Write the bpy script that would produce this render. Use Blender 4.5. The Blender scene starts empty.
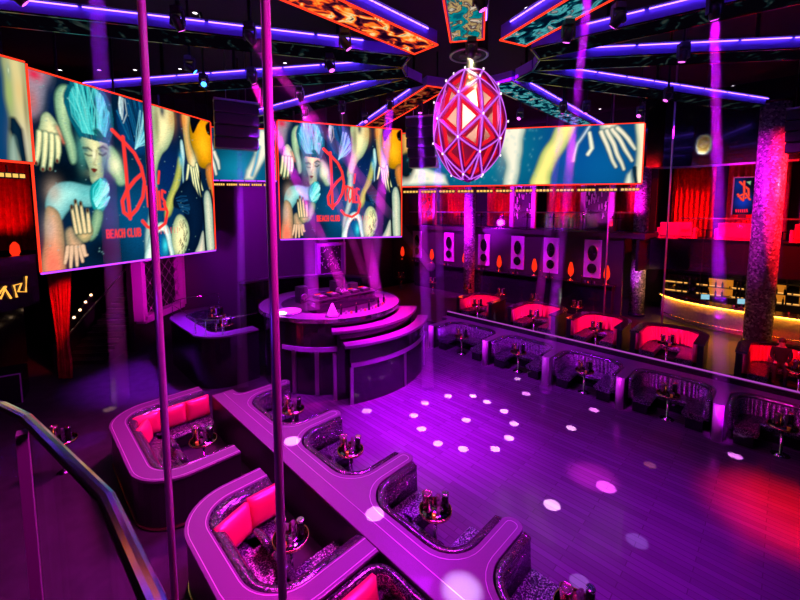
import bpy, math, random
import numpy as np
from mathutils import Vector, Matrix
random.seed(7)
RNG = np.random.RandomState(5)
SC = bpy.context.scene
COL = SC.collection
PI = math.pi
R45 = math.radians(45)

# ------------------------------------------------------------------ camera
FPX, CX, CY, PITCH, EYE = 387.0, 400.0, 245.0, math.radians(5.07), 5.8
cd = bpy.data.cameras.new('camera')
cam = bpy.data.objects.new('camera', cd)
COL.objects.link(cam)
cam.location = (0, 0, EYE)
cam.rotation_euler = (PI / 2 - PITCH, 0, 0)
cd.sensor_fit = 'HORIZONTAL'
cd.sensor_width = 36.0
cd.lens = FPX / 800 * 36.0
cd.shift_y = -(300 - CY) / 800
cd.clip_start = 0.05
cd.clip_end = 200
SC.camera = cam
SC.view_settings.view_transform = 'Standard'
SC.view_settings.look = 'None'
SC.view_settings.gamma = 1.0
SC.view_settings.exposure = 0.0
SC.view_settings.use_curve_mapping = False

# ------------------------------------------------------------------ hall frame: x = t (towards the bar), y = s (towards the stage)
HUB = Vector((1.85, 10.8, 0))
RZ = Matrix.Rotation(R45, 4, 'Z')
def W(t, s, z=0.0):
    v = RZ @ Vector((t, s, 0))
    return Vector((HUB.x + v.x, HUB.y + v.y, z))

# ------------------------------------------------------------------ materials
def srgb(c):
    return tuple((x / 12.92 if x <= 0.04045 else ((x + 0.055) / 1.055) ** 2.4) for x in c)
MATS = {}
def mat(name, col=(.5, .5, .5), rough=.5, metal=0.0, emit=None, estr=0.0, coat=0.0, spec=0.5, trans=0.0, alpha=1.0, sheen=0.0):
    if name in MATS: return MATS[name]
    m = bpy.data.materials.new(name); m.use_nodes = True
    b = m.node_tree.nodes['Principled BSDF']
    b.inputs['Base Color'].default_value = (*col, 1)
    b.inputs['Roughness'].default_value = rough
    b.inputs['Metallic'].default_value = metal
    b.inputs['Coat Weight'].default_value = coat
    b.inputs['Specular IOR Level'].default_value = spec
    b.inputs['Transmission Weight'].default_value = trans
    b.inputs['Sheen Weight'].default_value = sheen
    if emit:
        b.inputs['Emission Color'].default_value = (*emit, 1)
        b.inputs['Emission Strength'].default_value = estr
    MATS[name] = m
    return m
def nodes(m):
    return m.node_tree.nodes, m.node_tree.links, m.node_tree.nodes['Principled BSDF']
def emission(name, col, strength):
    if name in MATS: return MATS[name]
    m = bpy.data.materials.new(name); m.use_nodes = True
    nt = m.node_tree; nt.nodes.clear()
    o = nt.nodes.new('ShaderNodeOutputMaterial'); e = nt.nodes.new('ShaderNodeEmission')
    e.inputs[0].default_value = (*col, 1); e.inputs[1].default_value = strength
    nt.links.new(e.outputs[0], o.inputs[0]); MATS[name] = m
    return m
def ramp(nt, stops, interp='LINEAR'):
    r = nt.nodes.new('ShaderNodeValToRGB'); r.color_ramp.interpolation = interp
    els = r.color_ramp.elements
    while len(els) < len(stops): els.new(0.5)
    for e, (p, c) in zip(els, stops): e.position = p; e.color = (*c, 1)
    return r
def texobj(nt, scale=(1, 1, 1), rot=(0, 0, 0)):
    tc = nt.nodes.new('ShaderNodeTexCoord'); mp = nt.nodes.new('ShaderNodeMapping')
    mp.inputs['Scale'].default_value = scale; mp.inputs['Rotation'].default_value = rot
    nt.links.new(tc.outputs['Object'], mp.inputs[0])
    return mp

def m_glitter(name, dark, bright, scale=42, rough=.22):
    m = mat(name, dark, rough, .85); N, L, b = nodes(m); nt = m.node_tree
    mp = texobj(nt)
    v = N.new('ShaderNodeTexVoronoi'); v.inputs['Scale'].default_value = scale
    L.new(mp.outputs[0], v.inputs['Vector'])
    sep = N.new('ShaderNodeSeparateColor'); L.new(v.outputs['Color'], sep.inputs[0])
    r = ramp(nt, [(0, dark), (.55, dark), (.8, bright), (1, (1, 1, 1))]); L.new(sep.outputs[0], r.inputs[0])
    L.new(r.outputs[0], b.inputs['Base Color'])
    bp = N.new('ShaderNodeBump'); bp.inputs['Strength'].default_value = .9; bp.inputs['Distance'].default_value = .02
    L.new(sep.outputs[1], bp.inputs['Height']); L.new(bp.outputs[0], b.inputs['Normal'])
    return m
def m_noise(name, c1, c2, scale, rough, metal=0, bump=0.0, coat=0, rough2=None):
    m = mat(name, c1, rough, metal, coat=coat); N, L, b = nodes(m); nt = m.node_tree
    mp = texobj(nt)
    n = N.new('ShaderNodeTexNoise'); n.inputs['Scale'].default_value = scale; n.inputs['Detail'].default_value = 4
    L.new(mp.outputs[0], n.inputs['Vector'])
    r = ramp(nt, [(.35, c1), (.68, c2)]); L.new(n.outputs[0], r.inputs[0]); L.new(r.outputs[0], b.inputs['Base Color'])
    if bump:
        bp = N.new('ShaderNodeBump'); bp.inputs['Strength'].default_value = bump; bp.inputs['Distance'].default_value = .02
        L.new(n.outputs[0], bp.inputs['Height']); L.new(bp.outputs[0], b.inputs['Normal'])
    return m
def m_floor():
    m = mat('dance_floor_wood', (.05, .04, .06), .3, coat=.08, spec=.35); N, L, b = nodes(m); nt = m.node_tree
    mp = texobj(nt, rot=(0, 0, PI / 2))
    br = N.new('ShaderNodeTexBrick'); br.inputs['Scale'].default_value = 1.0
    br.inputs['Brick Width'].default_value = 1.6; br.inputs['Row Height'].default_value = .13
    br.inputs['Mortar Size'].default_value = .006; br.inputs['Bias'].default_value = 0
    br.inputs['Color1'].default_value = (.075, .032, .085, 1); br.inputs['Color2'].default_value = (.10, .045, .115, 1)  # purple of the club light is tinted into the plank colours
    br.inputs['Mortar'].default_value = (.05, .022, .055, 1)
    L.new(mp.outputs[0], br.inputs['Vector']); L.new(br.outputs[0], b.inputs['Base Color'])
    n = N.new('ShaderNodeTexNoise'); n.inputs['Scale'].default_value = 1.3; L.new(mp.outputs[0], n.inputs['Vector'])
    mr = N.new('ShaderNodeMapRange'); mr.inputs['To Min'].default_value = .13; mr.inputs['To Max'].default_value = .30
    L.new(n.outputs[0], mr.inputs['Value']); L.new(mr.outputs[0], b.inputs['Roughness'])
    bp = N.new('ShaderNodeBump'); bp.inputs['Strength'].default_value = .25; bp.inputs['Distance'].default_value = .01
    L.new(br.outputs[1], bp.inputs['Height']); bp.invert = True; L.new(bp.outputs[0], b.inputs['Normal'])
    return m
def m_mosaic():
    m = mat('mirror_mosaic', (.6, .6, .62), .3, .25); N, L, b = nodes(m); nt = m.node_tree
    mp = texobj(nt)
    v = N.new('ShaderNodeTexVoronoi'); v.inputs['Scale'].default_value = 15
    L.new(mp.outputs[0], v.inputs['Vector'])
    sep = N.new('ShaderNodeSeparateColor'); L.new(v.outputs['Color'], sep.inputs[0])
    r = ramp(nt, [(0, (.14, .13, .15)), (.6, (.36, .34, .38)), (.85, (.7, .68, .7)), (1, (1, 1, 1))]); L.new(sep.outputs[0], r.inputs[0])
    L.new(r.outputs[0], b.inputs['Base Color'])
    mr = N.new('ShaderNodeMapRange'); mr.inputs['To Min'].default_value = .2; mr.inputs['To Max'].default_value = .55
    L.new(sep.outputs[2], mr.inputs['Value']); L.new(mr.outputs[0], b.inputs['Roughness'])
    bp = N.new('ShaderNodeBump'); bp.inputs['Strength'].default_value = .8; bp.inputs['Distance'].default_value = .04
    L.new(sep.outputs[1], bp.inputs['Height']); L.new(bp.outputs[0], b.inputs['Normal'])
    return m
def m_video(name, stops, strength, scale=(1.6, 1.0, 1)):
    """LED video tile: stretched flame-like patches as the picture shown by the panel."""
    m = bpy.data.materials.new(name); m.use_nodes = True; nt = m.node_tree; nt.nodes.clear(); N, L = nt.nodes, nt.links
    o = N.new('ShaderNodeOutputMaterial'); e = N.new('ShaderNodeEmission'); e.inputs[1].default_value = strength
    mp = texobj(nt, scale)
    n = N.new('ShaderNodeTexNoise'); n.inputs['Scale'].default_value = 2.6; n.inputs['Detail'].default_value = 5; n.inputs['Distortion'].default_value = .7
    L.new(mp.outputs[0], n.inputs['Vector'])
    r = ramp(nt, stops); L.new(n.outputs[0], r.inputs[0]); L.new(r.outputs[0], e.inputs[0]); L.new(e.outputs[0], o.inputs[0])
    MATS[name] = m
    return m
def m_screen():
    m = bpy.data.materials.new('led_screen'); m.use_nodes = True; nt = m.node_tree; nt.nodes.clear(); N, L = nt.nodes, nt.links
    o = N.new('ShaderNodeOutputMaterial'); e = N.new('ShaderNodeEmission'); e.inputs[1].default_value = 1.1
    a = N.new('ShaderNodeVertexColor'); a.layer_name = 'Col'
    L.new(a.outputs[0], e.inputs[0]); L.new(e.outputs[0], o.inputs[0]); MATS['led_screen'] = m
    return m
def m_glass(name, tint=(1, 1, 1), refl=.08):
    m = bpy.data.materials.new(name); m.use_nodes = True; nt = m.node_tree; nt.nodes.clear(); N, L = nt.nodes, nt.links
    o = N.new('ShaderNodeOutputMaterial'); mx = N.new('ShaderNodeMixShader'); t = N.new('ShaderNodeBsdfTransparent'); g = N.new('ShaderNodeBsdfGlossy')
    t.inputs[0].default_value = (*tint, 1); g.inputs[1].default_value = .05; mx.inputs[0].default_value = refl
    L.new(t.outputs[0], mx.inputs[1]); L.new(g.outputs[0], mx.inputs[2]); L.new(mx.outputs[0], o.inputs[0]); MATS[name] = m
    return m
def m_haze(name, density):
    m = bpy.data.materials.new(name); m.use_nodes = True; nt = m.node_tree; nt.nodes.clear(); N, L = nt.nodes, nt.links
    o = N.new('ShaderNodeOutputMaterial'); v = N.new('ShaderNodeVolumeScatter')
    v.inputs['Density'].default_value = density; v.inputs['Anisotropy'].default_value = 0.0
    L.new(v.outputs[0], o.inputs['Volume']); MATS[name] = m
    return m

M = dict(
    polem=mat('pink_lit_steel', (.9, .6, .85), .28, .55),  # pink base stands in for magenta light on plain steel
    floor=m_floor(),
    carpet=m_noise('dark_carpet', (.012, .009, .015), (.028, .02, .034), 3.0, .75),
    tierfloor=m_noise('tier_floor', (.012, .008, .012), (.026, .016, .02), 2.0, .5),
    black=mat('black_paint', (.012, .010, .014), .6),
    ceil=mat('black_ceiling', (.02, .016, .026), .85),
    gloss=mat('black_gloss', (.012, .010, .016), .18, coat=.4),
    lacq=m_noise('ledge_lacquer', (.09, .045, .105), (.16, .08, .18), 160, .36, coat=.1),  # purple light tinted into the lacquer colour
    inlay=mat('ledge_inlay', (.62, .5, .64), .3, .4),
    side=mat('ledge_side', (.014, .011, .017), .35, coat=.2),
    glit=m_glitter('glitter_fabric', (.035, .03, .05), (.5, .45, .6), 85),
    glit2=m_glitter('glitter_fine', (.06, .05, .08), (.5, .42, .6), 130),
    seat=m_glitter('glitter_seat', (.05, .045, .07), (.38, .36, .5), 70, .3),
    flute=m_glitter('glitter_dim', (.05, .04, .06), (.3, .25, .36), 90, .35),
    red=mat('red_leather', (.88, .035, .13), .32, coat=.2),
    redv=m_noise('red_velvet', (.45, .01, .02), (.7, .02, .03), 6, .8),
    chrome=mat('chrome', (.85, .83, .86), .12, 1.0),
    steel=mat('brushed_steel', (.55, .5, .55), .32, 1.0),
    gold=mat('gold_metal', (.9, .6, .25), .2, 1.0),
    mirror=mat('mirror_dark', (.25, .22, .27), .06, 1.0),
    plastic=mat('black_plastic', (.02, .02, .022), .4),
    white=mat('white_acrylic', (.85, .82, .85), .35),
    mosaic=m_mosaic(),
    panel=mat('lilac_board', (.48, .24, .55), .5),
    bottle=mat('dark_bottle_glass', (.01, .012, .01), .08, coat=.5),
    glassware=mat('clear_glassware', (.9, .85, .9), .06, 0.0, trans=.85),
    amber=mat('amber_glass', (.8, .35, .05), .1, trans=.4),
    copper=mat('rose_metal', (.8, .45, .4), .2, 1.0),
    pane=m_glass('clear_pane', (.93, .92, .95), .05),
    screen=m_screen(),
    strip=emission('led_strip_lilac', (.20, .075, 1.0), 9.0),
    face=mat('spoke_side_blue', (.26, .16, .85), .55),
    redline=emission('led_line_red', (1, .035, .012), 1.6),
    violetline=emission('led_line_violet', (.45, .05, 1.0), 1.9),
    eggbar=emission('led_bar_lilac', (.66, .13, .95), 1.05),
    eggframe=mat('egg_frame_magenta', (.78, .04, .58), .35, .2),
    eggred=emission('egg_red_light', (1, .010, .035), .8),
    eggnode=emission('egg_node_light', (1, .75, .95), 1.6),
    warm=emission('warm_lamp', (1, .55, .18), 5),
    warmdot=emission('warm_dot', (1, .62, .35), 4),
    whitedot=emission('white_dot', (1, .9, .95), 3),
    pixelbar=emission('warm_pixel', (1, .58, .12), 1.1),
    redlamp=emission('red_lamp_shade', (1, .025, .006), 1.2),
    goldneon=emission('gold_neon', (1, .42, .06), 1.5),
    magdot=emission('magenta_lens', (1, .12, 1), 2.5),
    bluedot=emission('blue_lens', (.03, .2, 1), 8),
    warmbar=emission('shelf_light', (1, .45, .10), 1.3),
    backgold=emission('bar_shelf_glow', (1, .30, .02), .55),
    cyan=emission('till_screen', (.35, .75, .9), .8),
    skin=mat('skin', (.7, .42, .36), .5),
    cloth=mat('black_cloth', (.015, .013, .017), .8),
    hair=mat('dark_hair', (.05, .02, .015), .5),
    haze=m_haze('stage_haze', .28),
)
V_RED = m_video('video_red', [(.38, (.01, .0, .01)), (.47, (.10, .01, .02)), (.52, (1, .06, .01)), (.58, (1, .35, .03)), (.64, (1, .75, .35)), (.7, (.06, .02, .02))], 1.0)
V_MIX = m_video('video_teal_red', [(.34, (.0, .10, .16)), (.44, (.0, .30, .33)), (.49, (.02, .02, .05)), (.54, (.6, .42, .16)), (.60, (.05, .01, .04)), (.66, (.75, .68, .5)), (.72, (.8, .05, .02))], .9)
V_TEAL = m_video('video_teal', [(.40, (.0, .005, .02)), (.50, (.0, .05, .09)), (.55, (.1, .6, .65)), (.61, (.02, .10, .14)), (.68, (.75, .6, .55))], .7)
V_DIM = m_video('video_dim', [(.56, (.002, .001, .004)), (.62, (.006, .02, .025)), (.67, (.05, .07, .06)), (.72, (.002, .002, .004))], .5, (.9, 1.4, 1))
V_DIMRED = m_video('video_dim_red', [(.46, (.004, .001, .004)), (.56, (.25, .015, .008)), (.64, (.5, .16, .04)), (.70, (.02, .01, .01))], .7)

# ------------------------------------------------------------------ mesh builder
class MB:
    def __init__(s): s.v = []; s.f = []; s.mi = []; s.sm = []
    def add(s, vs, fs, m=0, smooth=False):
        o = len(s.v); s.v.extend(tuple(x) for x in vs)
        for k, f in enumerate(fs):
            s.f.append(tuple(i + o for i in f)); s.mi.append(m if isinstance(m, int) else m[k]); s.sm.append(smooth)
    def box(s, c, d, m=0, rot=0.0, bev=0.0):
        x, y, z = d[0] / 2, d[1] / 2, d[2] / 2
        if bev > 0:
            b = min(bev, x * .9, y * .9)
            pl = []
            for (sx, sy, a0) in ((1, 1, 0), (-1, 1, 90), (-1, -1, 180), (1, -1, 270)):
                for k in range(4):
                    a = math.radians(a0 + k * 30); pl.append((sx * (x - b) + b * math.cos(a), sy * (y - b) + b * math.sin(a)))
            bz = min(bev * .6, z * .5)
            rings = []
            for zz, ins in ((-z, bz), (-z + bz, 0), (z - bz, 0), (z, bz)):
                rings.append([(px * (1 - ins / max(x, 1e-6)), py * (1 - ins / max(y, 1e-6)), zz) for px, py in pl])
            vs = [p for r in rings for p in r]; n = len(pl); fs = []
            for k in range(3):
                for i in range(n): fs.append((k * n + i, k * n + (i + 1) % n, (k + 1) * n + (i + 1) % n, (k + 1) * n + i))
            fs.append(tuple(range(n))[::-1]); fs.append(tuple(range(3 * n, 4 * n)))
        else:
            vs = [(-x, -y, -z), (x, -y, -z), (x, y, -z), (-x, y, -z), (-x, -y, z), (x, -y, z), (x, y, z), (-x, y, z)]
            fs = [(3, 2, 1, 0), (4, 5, 6, 7), (0, 1, 5, 4), (1, 2, 6, 5), (2, 3, 7, 6), (3, 0, 4, 7)]
        ca, sa = math.cos(rot), math.sin(rot)
        s.add([(c[0] + p[0] * ca - p[1] * sa, c[1] + p[0] * sa + p[1] * ca, c[2] + p[2]) for p in vs], fs, m)
        return s
    def prism(s, poly, z0, z1, m=0, mtop=None):
        a = sum(poly[i][0] * poly[(i + 1) % len(poly)][1] - poly[(i + 1) % len(poly)][0] * poly[i][1] for i in range(len(poly)))
        if a < 0: poly = poly[::-1]
        n = len(poly); vs = [(x, y, z0) for x, y in poly] + [(x, y, z1) for x, y in poly]
        fs = [tuple(range(n))[::-1], tuple(range(n, 2 * n))] + [(i, (i + 1) % n, n + (i + 1) % n, n + i) for i in range(n)]
        s.add(vs, fs, [m, m if mtop is None else mtop] + [m] * n)
        return s
    def sweep(s, path, prof, m=0, closed=False, caps=True, smooth=False):
        """prof: closed loop of (offset to the left of the path, z); path: 2-D points."""
        n = len(path); k = len(prof); rows = []
        for i, p in enumerate(path):
            a = path[i - 1] if (i > 0 or closed) else None
            b = path[(i + 1) % n] if (i < n - 1 or closed) else None
            d1 = (Vector(p) - Vector(a)).normalized() if a is not None else None
            d2 = (Vector(b) - Vector(p)).normalized() if b is not None else None
            if d1 is None: d1 = d2
            if d2 is None: d2 = d1
            n1 = Vector((-d1.y, d1.x)); n2 = Vector((-d2.y, d2.x)); mid = n1 + n2
            mid = mid / max(mid.length_squared / 2, .35) if mid.length > 1e-6 else n1
            rows.append([(p[0] + mid.x * o, p[1] + mid.y * o, z) for o, z in prof])
        vs = [q for r in rows for q in r]; fs = []; ms = []
        R = n if closed else n - 1
        for i in range(R):
            j = (i + 1) % n
            for q in range(k):
                q2 = (q + 1) % k
                fs.append((i * k + q, j * k + q, j * k + q2, i * k + q2)); ms.append(m if isinstance(m, int) else m[q])
        if caps and not closed:
            fs.append(tuple(range(k))); fs.append(tuple(range((n - 1) * k, n * k))[::-1]); ms += [m if isinstance(m, int) else m[0]] * 2
        s.add(vs, fs, ms, smooth)
        return s
    def lathe(s, prof, c=(0, 0, 0), n=20, m=0, smooth=True, cap=True):
        vs = []; fs = []
        for r, z in prof:
            for i in range(n):
                a = 2 * PI * i / n; vs.append((c[0] + r * math.cos(a), c[1] + r * math.sin(a), c[2] + z))
        for j in range(len(prof) - 1):
            for i in range(n): fs.append((j * n + i, j * n + (i + 1) % n, (j + 1) * n + (i + 1) % n, (j + 1) * n + i))
        s.add(vs, fs, m, smooth)
        if cap:
            o = len(s.v) - len(vs); L = len(prof) - 1
            s.f.append(tuple(o + i for i in range(n))[::-1]); s.mi.append(m); s.sm.append(False)
            s.f.append(tuple(o + L * n + i for i in range(n))); s.mi.append(m); s.sm.append(False)
        return s
    def tube(s, pts, r, n=8, m=0, smooth=True, closed=False, r2=None):
        pts = [Vector(p) for p in pts]; vs = []; fs = []; N = len(pts)
        up = Vector((0, 0, 1)); 
        for i, p in enumerate(pts):
            a = pts[i - 1] if i > 0 or closed else p; b = pts[(i + 1) % N] if i < N - 1 or closed else p
            d = (b - a).normalized(); ref = up if abs(d.z) < .95 else Vector((1, 0, 0))
            x = d.cross(ref).normalized(); y = x.cross(d).normalized()
            rr = r if not isinstance(r, (list, tuple)) else r[i]
            ry = rr if r2 is None else r2
            for k in range(n):
                t = 2 * PI * k / n; vs.append(p + x * rr * math.cos(t) + y * ry * math.sin(t))
        for i in range(N if closed else N - 1):
            j = (i + 1) % N
            for k in range(n): fs.append((i * n + k, i * n + (k + 1) % n, j * n + (k + 1) % n, j * n + k))
        s.add(vs, fs, m, smooth)
        if not closed:
            o = len(s.v) - len(vs)
            for q in (0, N - 1):
                s.f.append(tuple(o + q * n + k for k in range(n))); s.mi.append(m); s.sm.append(False)
        return s
    def ball(s, c, r, m=0, n=12, k=8):
        rx, ry, rz = r if isinstance(r, (tuple, list)) else (r, r, r)
        vs = []; fs = []
        for j in range(k + 1):
            a = -PI / 2 + PI * j / k
            for i in range(n):
                b = 2 * PI * i / n; vs.append((c[0] + rx * math.cos(a) * math.cos(b), c[1] + ry * math.cos(a) * math.sin(b), c[2] + rz * math.sin(a)))
        for j in range(k):
            for i in range(n): fs.append((j * n + i, j * n + (i + 1) % n, (j + 1) * n + (i + 1) % n, (j + 1) * n + i))
        s.add(vs, fs, m, True)
        return s
    def build(s, name, mats, parent=None, loc=(0, 0, 0), rotz=0.0, bevel=0):
        me = bpy.data.meshes.new(name); me.from_pydata(s.v, [], s.f); me.update()
        if not isinstance(mats, (list, tuple)): mats = [mats]
        for q in mats: me.materials.append(q)
        me.polygons.foreach_set('material_index', s.mi); me.polygons.foreach_set('use_smooth', s.sm)
        o = bpy.data.objects.new(name, me); COL.objects.link(o)
        if parent is not None: o.parent = parent
        o.location = loc; o.rotation_euler = (0, 0, rotz)
        if bevel:
            b = o.modifiers.new('bevel', 'BEVEL'); b.width = bevel; b.segments = 2; b.limit_method = 'ANGLE'; b.angle_limit = math.radians(40)
        return o

def tag(o, label, cat, group=None, kind=None):
    o['label'] = label; o['category'] = cat
    if group: o['group'] = group
    if kind: o['kind'] = kind
    return o
def thing(name, label, cat, loc=(0, 0, 0), rotz=0.0, group=None):
    o = bpy.data.objects.new(name, None); COL.objects.link(o); o.empty_display_size = .2
    o.location = loc; o.rotation_euler = (0, 0, rotz)
    return tag(o, label, cat, group)
def struct(name, b, mats, loc=(0, 0, 0), rotz=0.0, label=None):
    o = b.build(name, mats, None, loc, rotz); o['kind'] = 'structure'
    if label: o['label'] = label
    return o
def dup(root, loc, rotz=None, label=None, group=None, cat=None):
    r = root.copy(); COL.objects.link(r); r.location = loc
    if rotz is not None: r.rotation_euler = (0, 0, rotz)
    if label: r['label'] = label
    if group: r['group'] = group
    for ch in list(root.children):
        c = ch.copy(); COL.objects.link(c); c.parent = r
        for g in list(ch.children):
            d = g.copy(); COL.objects.link(d); d.parent = c
    return r
def fillet(pts, r, n=7, closed=False):
    out = []; N = len(pts)
    for i, p in enumerate(pts):
        if not closed and (i == 0 or i == N - 1): out.append(tuple(p)); continue
        rr = r[i] if isinstance(r, (list, tuple)) else r
        p = Vector(p); a = Vector(pts[i - 1]); b = Vector(pts[(i + 1) % N])
        d1 = (a - p).normalized(); d2 = (b - p).normalized(); ang = d1.angle(d2)
        L = min(rr / max(math.tan(ang / 2), .05), (a - p).length * .49, (b - p).length * .49)
        if rr <= 0: out.append(tuple(p)); continue
        A = p + d1 * L; B = p + d2 * L
        rad = L * math.tan(ang / 2); bis = (d1 + d2).normalized(); C = p + bis * (rad / math.sin(ang / 2))
        a0 = math.atan2(A.y - C.y, A.x - C.x); a1 = math.atan2(B.y - C.y, B.x - C.x)
        da = (a1 - a0 + PI) % (2 * PI) - PI
        for k in range(n + 1):
            t = a0 + da * k / n; out.append((C.x + rad * math.cos(t), C.y + rad * math.sin(t)))
    return out
def arc(c, r, a0, a1, n=24):
    return [(c[0] + r * math.cos(math.radians(a0 + (a1 - a0) * k / n)), c[1] + r * math.sin(math.radians(a0 + (a1 - a0) * k / n))) for k in range(n + 1)]
def rect(o0, o1, z0, z1): return [(o0, z0), (o1, z0), (o1, z1), (o0, z1)]
def aim(o, target):
    o.rotation_euler = (Vector(target) - Vector(o.location)).to_track_quat('-Z', 'Y').to_euler()
def spot(loc, target, col, power, deg, blend=.3, size=.03, name='spot_lamp'):
    l = bpy.data.lights.new(name, 'SPOT'); l.color = col; l.energy = power; l.spot_size = math.radians(deg); l.spot_blend = blend; l.shadow_soft_size = size
    o = bpy.data.objects.new(name, l); COL.objects.link(o); o.location = loc; aim(o, target); return o
def area(loc, target, col, power, sx, sy=None, name='wash_lamp', spread=180):
    l = bpy.data.lights.new(name, 'AREA'); l.color = col; l.energy = power; l.size = sx; l.spread = math.radians(spread)
    if sy: l.shape = 'RECTANGLE'; l.size_y = sy
    o = bpy.data.objects.new(name, l); COL.objects.link(o); o.location = loc; aim(o, target); return o
def point(loc, col, power, size=.1, name='glow_lamp'):
    l = bpy.data.lights.new(name, 'POINT'); l.color = col; l.energy = power; l.shadow_soft_size = size
    o = bpy.data.objects.new(name, l); COL.objects.link(o); o.location = loc; return o
def ray(px, py):
    u = (px - CX) / FPX; v = (CY - py) / FPX
    return Vector((u, math.cos(PITCH) + v * math.sin(PITCH), -math.sin(PITCH) + v * math.cos(PITCH)))
def at(px, py, z):
    d = ray(px, py); t = (z - EYE) / d.z; return Vector((d.x * t, d.y * t, z))
def aty(px, py, Y):
    d = ray(px, py); t = Y / d.y; return Vector((d.x * t, Y, EYE + d.z * t))

MAG = (1.0, .003, .60); VIO = (.30, .004, 1.0); PUR = (.58, .003, 1.0); RED = (1.0, .004, .012); BLU = (.10, .01, 1.0)
H0 = tuple(HUB)
HALL = dict(loc=(HUB.x, HUB.y, 0), rotz=R45)

# ================================================================== SETTING
struct('floor', MB().box((0, 0, -.1), (60, 60, .2)), M['carpet'], HALL['loc'], R45)
struct('floor_dance', MB().box((0, 0, .006), (9.6, 15.5, .012)), M['floor'], W(0, -3.2, 0), R45, 'dark plank dance floor')
struct('floor_tier', MB().prism([(5.22, -16), (5.22, 4.75), (4.0, 8.5), (3.6, 13), (17.5, 13), (17.5, -16)], 0, .5), M['tierfloor'], HALL['loc'], R45)
struct('ceiling', MB().box((0, 0, 11.3), (60, 60, .2)), M['ceil'], HALL['loc'], R45)
# walls
struct('wall_mirror', MB().box((11.6, 7.0, 2.6), (.2, 15.8, 4.0)), M['black'], HALL['loc'], R45)
struct('wall_mezzanine_back', MB().box((14.6, 6.75, 7.9), (.2, 16.5, 6.6)), M['black'], HALL['loc'], R45)
struct('wall_stage', MB().box((5.7, 15.1, 5.6), (18.0, .2, 11.2)), M['black'], HALL['loc'], R45)
struct('wall_bar_back', MB().box((17.6, -7, 5.6), (.2, 18.5, 11.2)), M['black'], HALL['loc'], R45)
struct('wall_left', MB().box((-11.0, 20.3, 5.6), (.2, 9.6, 11.2)), M['black'])
struct('wall_side', MB().box((-14.5, 8.0, 1.5), (.25, 13, 3.0)), M['gloss'])
struct('wall_stair_back', MB().box((-14.0, 19.5, 5.6), (6, .2, 11.2)), M['black'])
struct('wall_side_upper', MB().box((-14.9, 8.0, 7.8), (.25, 13, 7.0)), M['black'])
struct('wall_rear', MB().box((0, -6, 5.6), (46, .2, 11.2)), M['black'])
struct('wall_west', MB().box((-19, 8, 5.6), (.2, 30, 11.2)), M['black'])
struct('wall_east', MB().box((23, 2, 5.6), (.2, 18, 11.2)), M['black'])
# mezzanine slabs
struct('floor_mezzanine_mirror', MB().box((13.0, 6.0, 4.62), (3.4, 15.6, .24)), M['black'], HALL['loc'], R45)
struct('floor_mezzanine_bar', MB().prism([(13.5, -1.6), (13.5, -15.5), (17.5, -15.5), (17.5, -1.6)], 4.2, 4.4), M['black'], HALL['loc'], R45)
struct('trim_fascia', MB().sweep([(13.5, -15.5), (13.5, -3.2), (13.3, -2.4), (12.6, -1.7), (11.4, -1.5)], rect(-.06, .06, 3.0, 4.45)), M['gloss'], HALL['loc'], R45)
struct('ceiling_bar', MB().prism([(13.5, -1.6), (13.5, -15.5), (17.5, -15.5), (17.5, -1.6)], 2.98, 3.06), M['black'], HALL['loc'], R45)
struct('wall_bulkhead', MB().sweep([(13.6, -15.5), (13.6, -3.0), (13.2, -1.9), (12.2, -1.4)], rect(-.08, .08, 7.85, 11.2)), M['gloss'], HALL['loc'], R45)
struct('trim_bulkhead', MB().sweep([(13.45, -15.5), (13.45, -3.0), (13.05, -2.0), (12.1, -1.5)], rect(-.05, .05, 7.78, 7.86)), M['steel'], HALL['loc'], R45)

# ================================================================== BALCONY-SIDE BANK (ledge with pockets open to the dance floor)
def bank_poly(t_out, t_in, t_tip, divs, hw, s_lo, s_hi, rr=.55):
    """Plan outline of a ledge with dividers: outer edge at t_out, pocket backs at t_in, divider ends at t_tip."""
    sg = 1 if t_tip > t_out else -1
    pts = [(t_out, s_hi)]; rad = [0]
    pts.append((t_in, s_hi)); rad.append(0)
    for c in divs:                       # from high s to low s
        pts += [(t_in, c + hw), (t_tip, c + hw), (t_tip, c - hw), (t_in, c - hw)]
        rad += [rr, hw * .9, hw * .9, rr]
    pts += [(t_in, s_lo), (t_out, s_lo)]; rad += [0, 0]
    return fillet(pts, rad, 7, closed=True)
DIV_N = [3.5, 1.1, -1.28, -3.6, -5.95]
POLY_N = bank_poly(-5.52, -4.98, -3.62, DIV_N, .17, -7.0, 4.1)
lt = thing('banquette_ledge', 'long purple-lit ledge wall with curved dividers on the balcony side of the dance floor', 'ledge', W(0, 0), R45)
b = MB().prism(POLY_N, 0, .90); b.build('ledge_body', M['side'], lt)
b = MB().prism(POLY_N, .90, .955); b.build('counter_top', M['lacq'], lt, bevel=.012)
b = MB()
b.sweep([(-5.25, 4.0), (-5.25, -7)], rect(-.004, .004, .9545, .958))
b.sweep(bank_poly(-5.28, -5.07, -3.70, DIV_N, .09, -7.0, 4.1, .6)[2:-2], rect(-.0035, .0035, .9545, .958), caps=True)
b.build('inlay_line', M['inlay'], lt)

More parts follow.
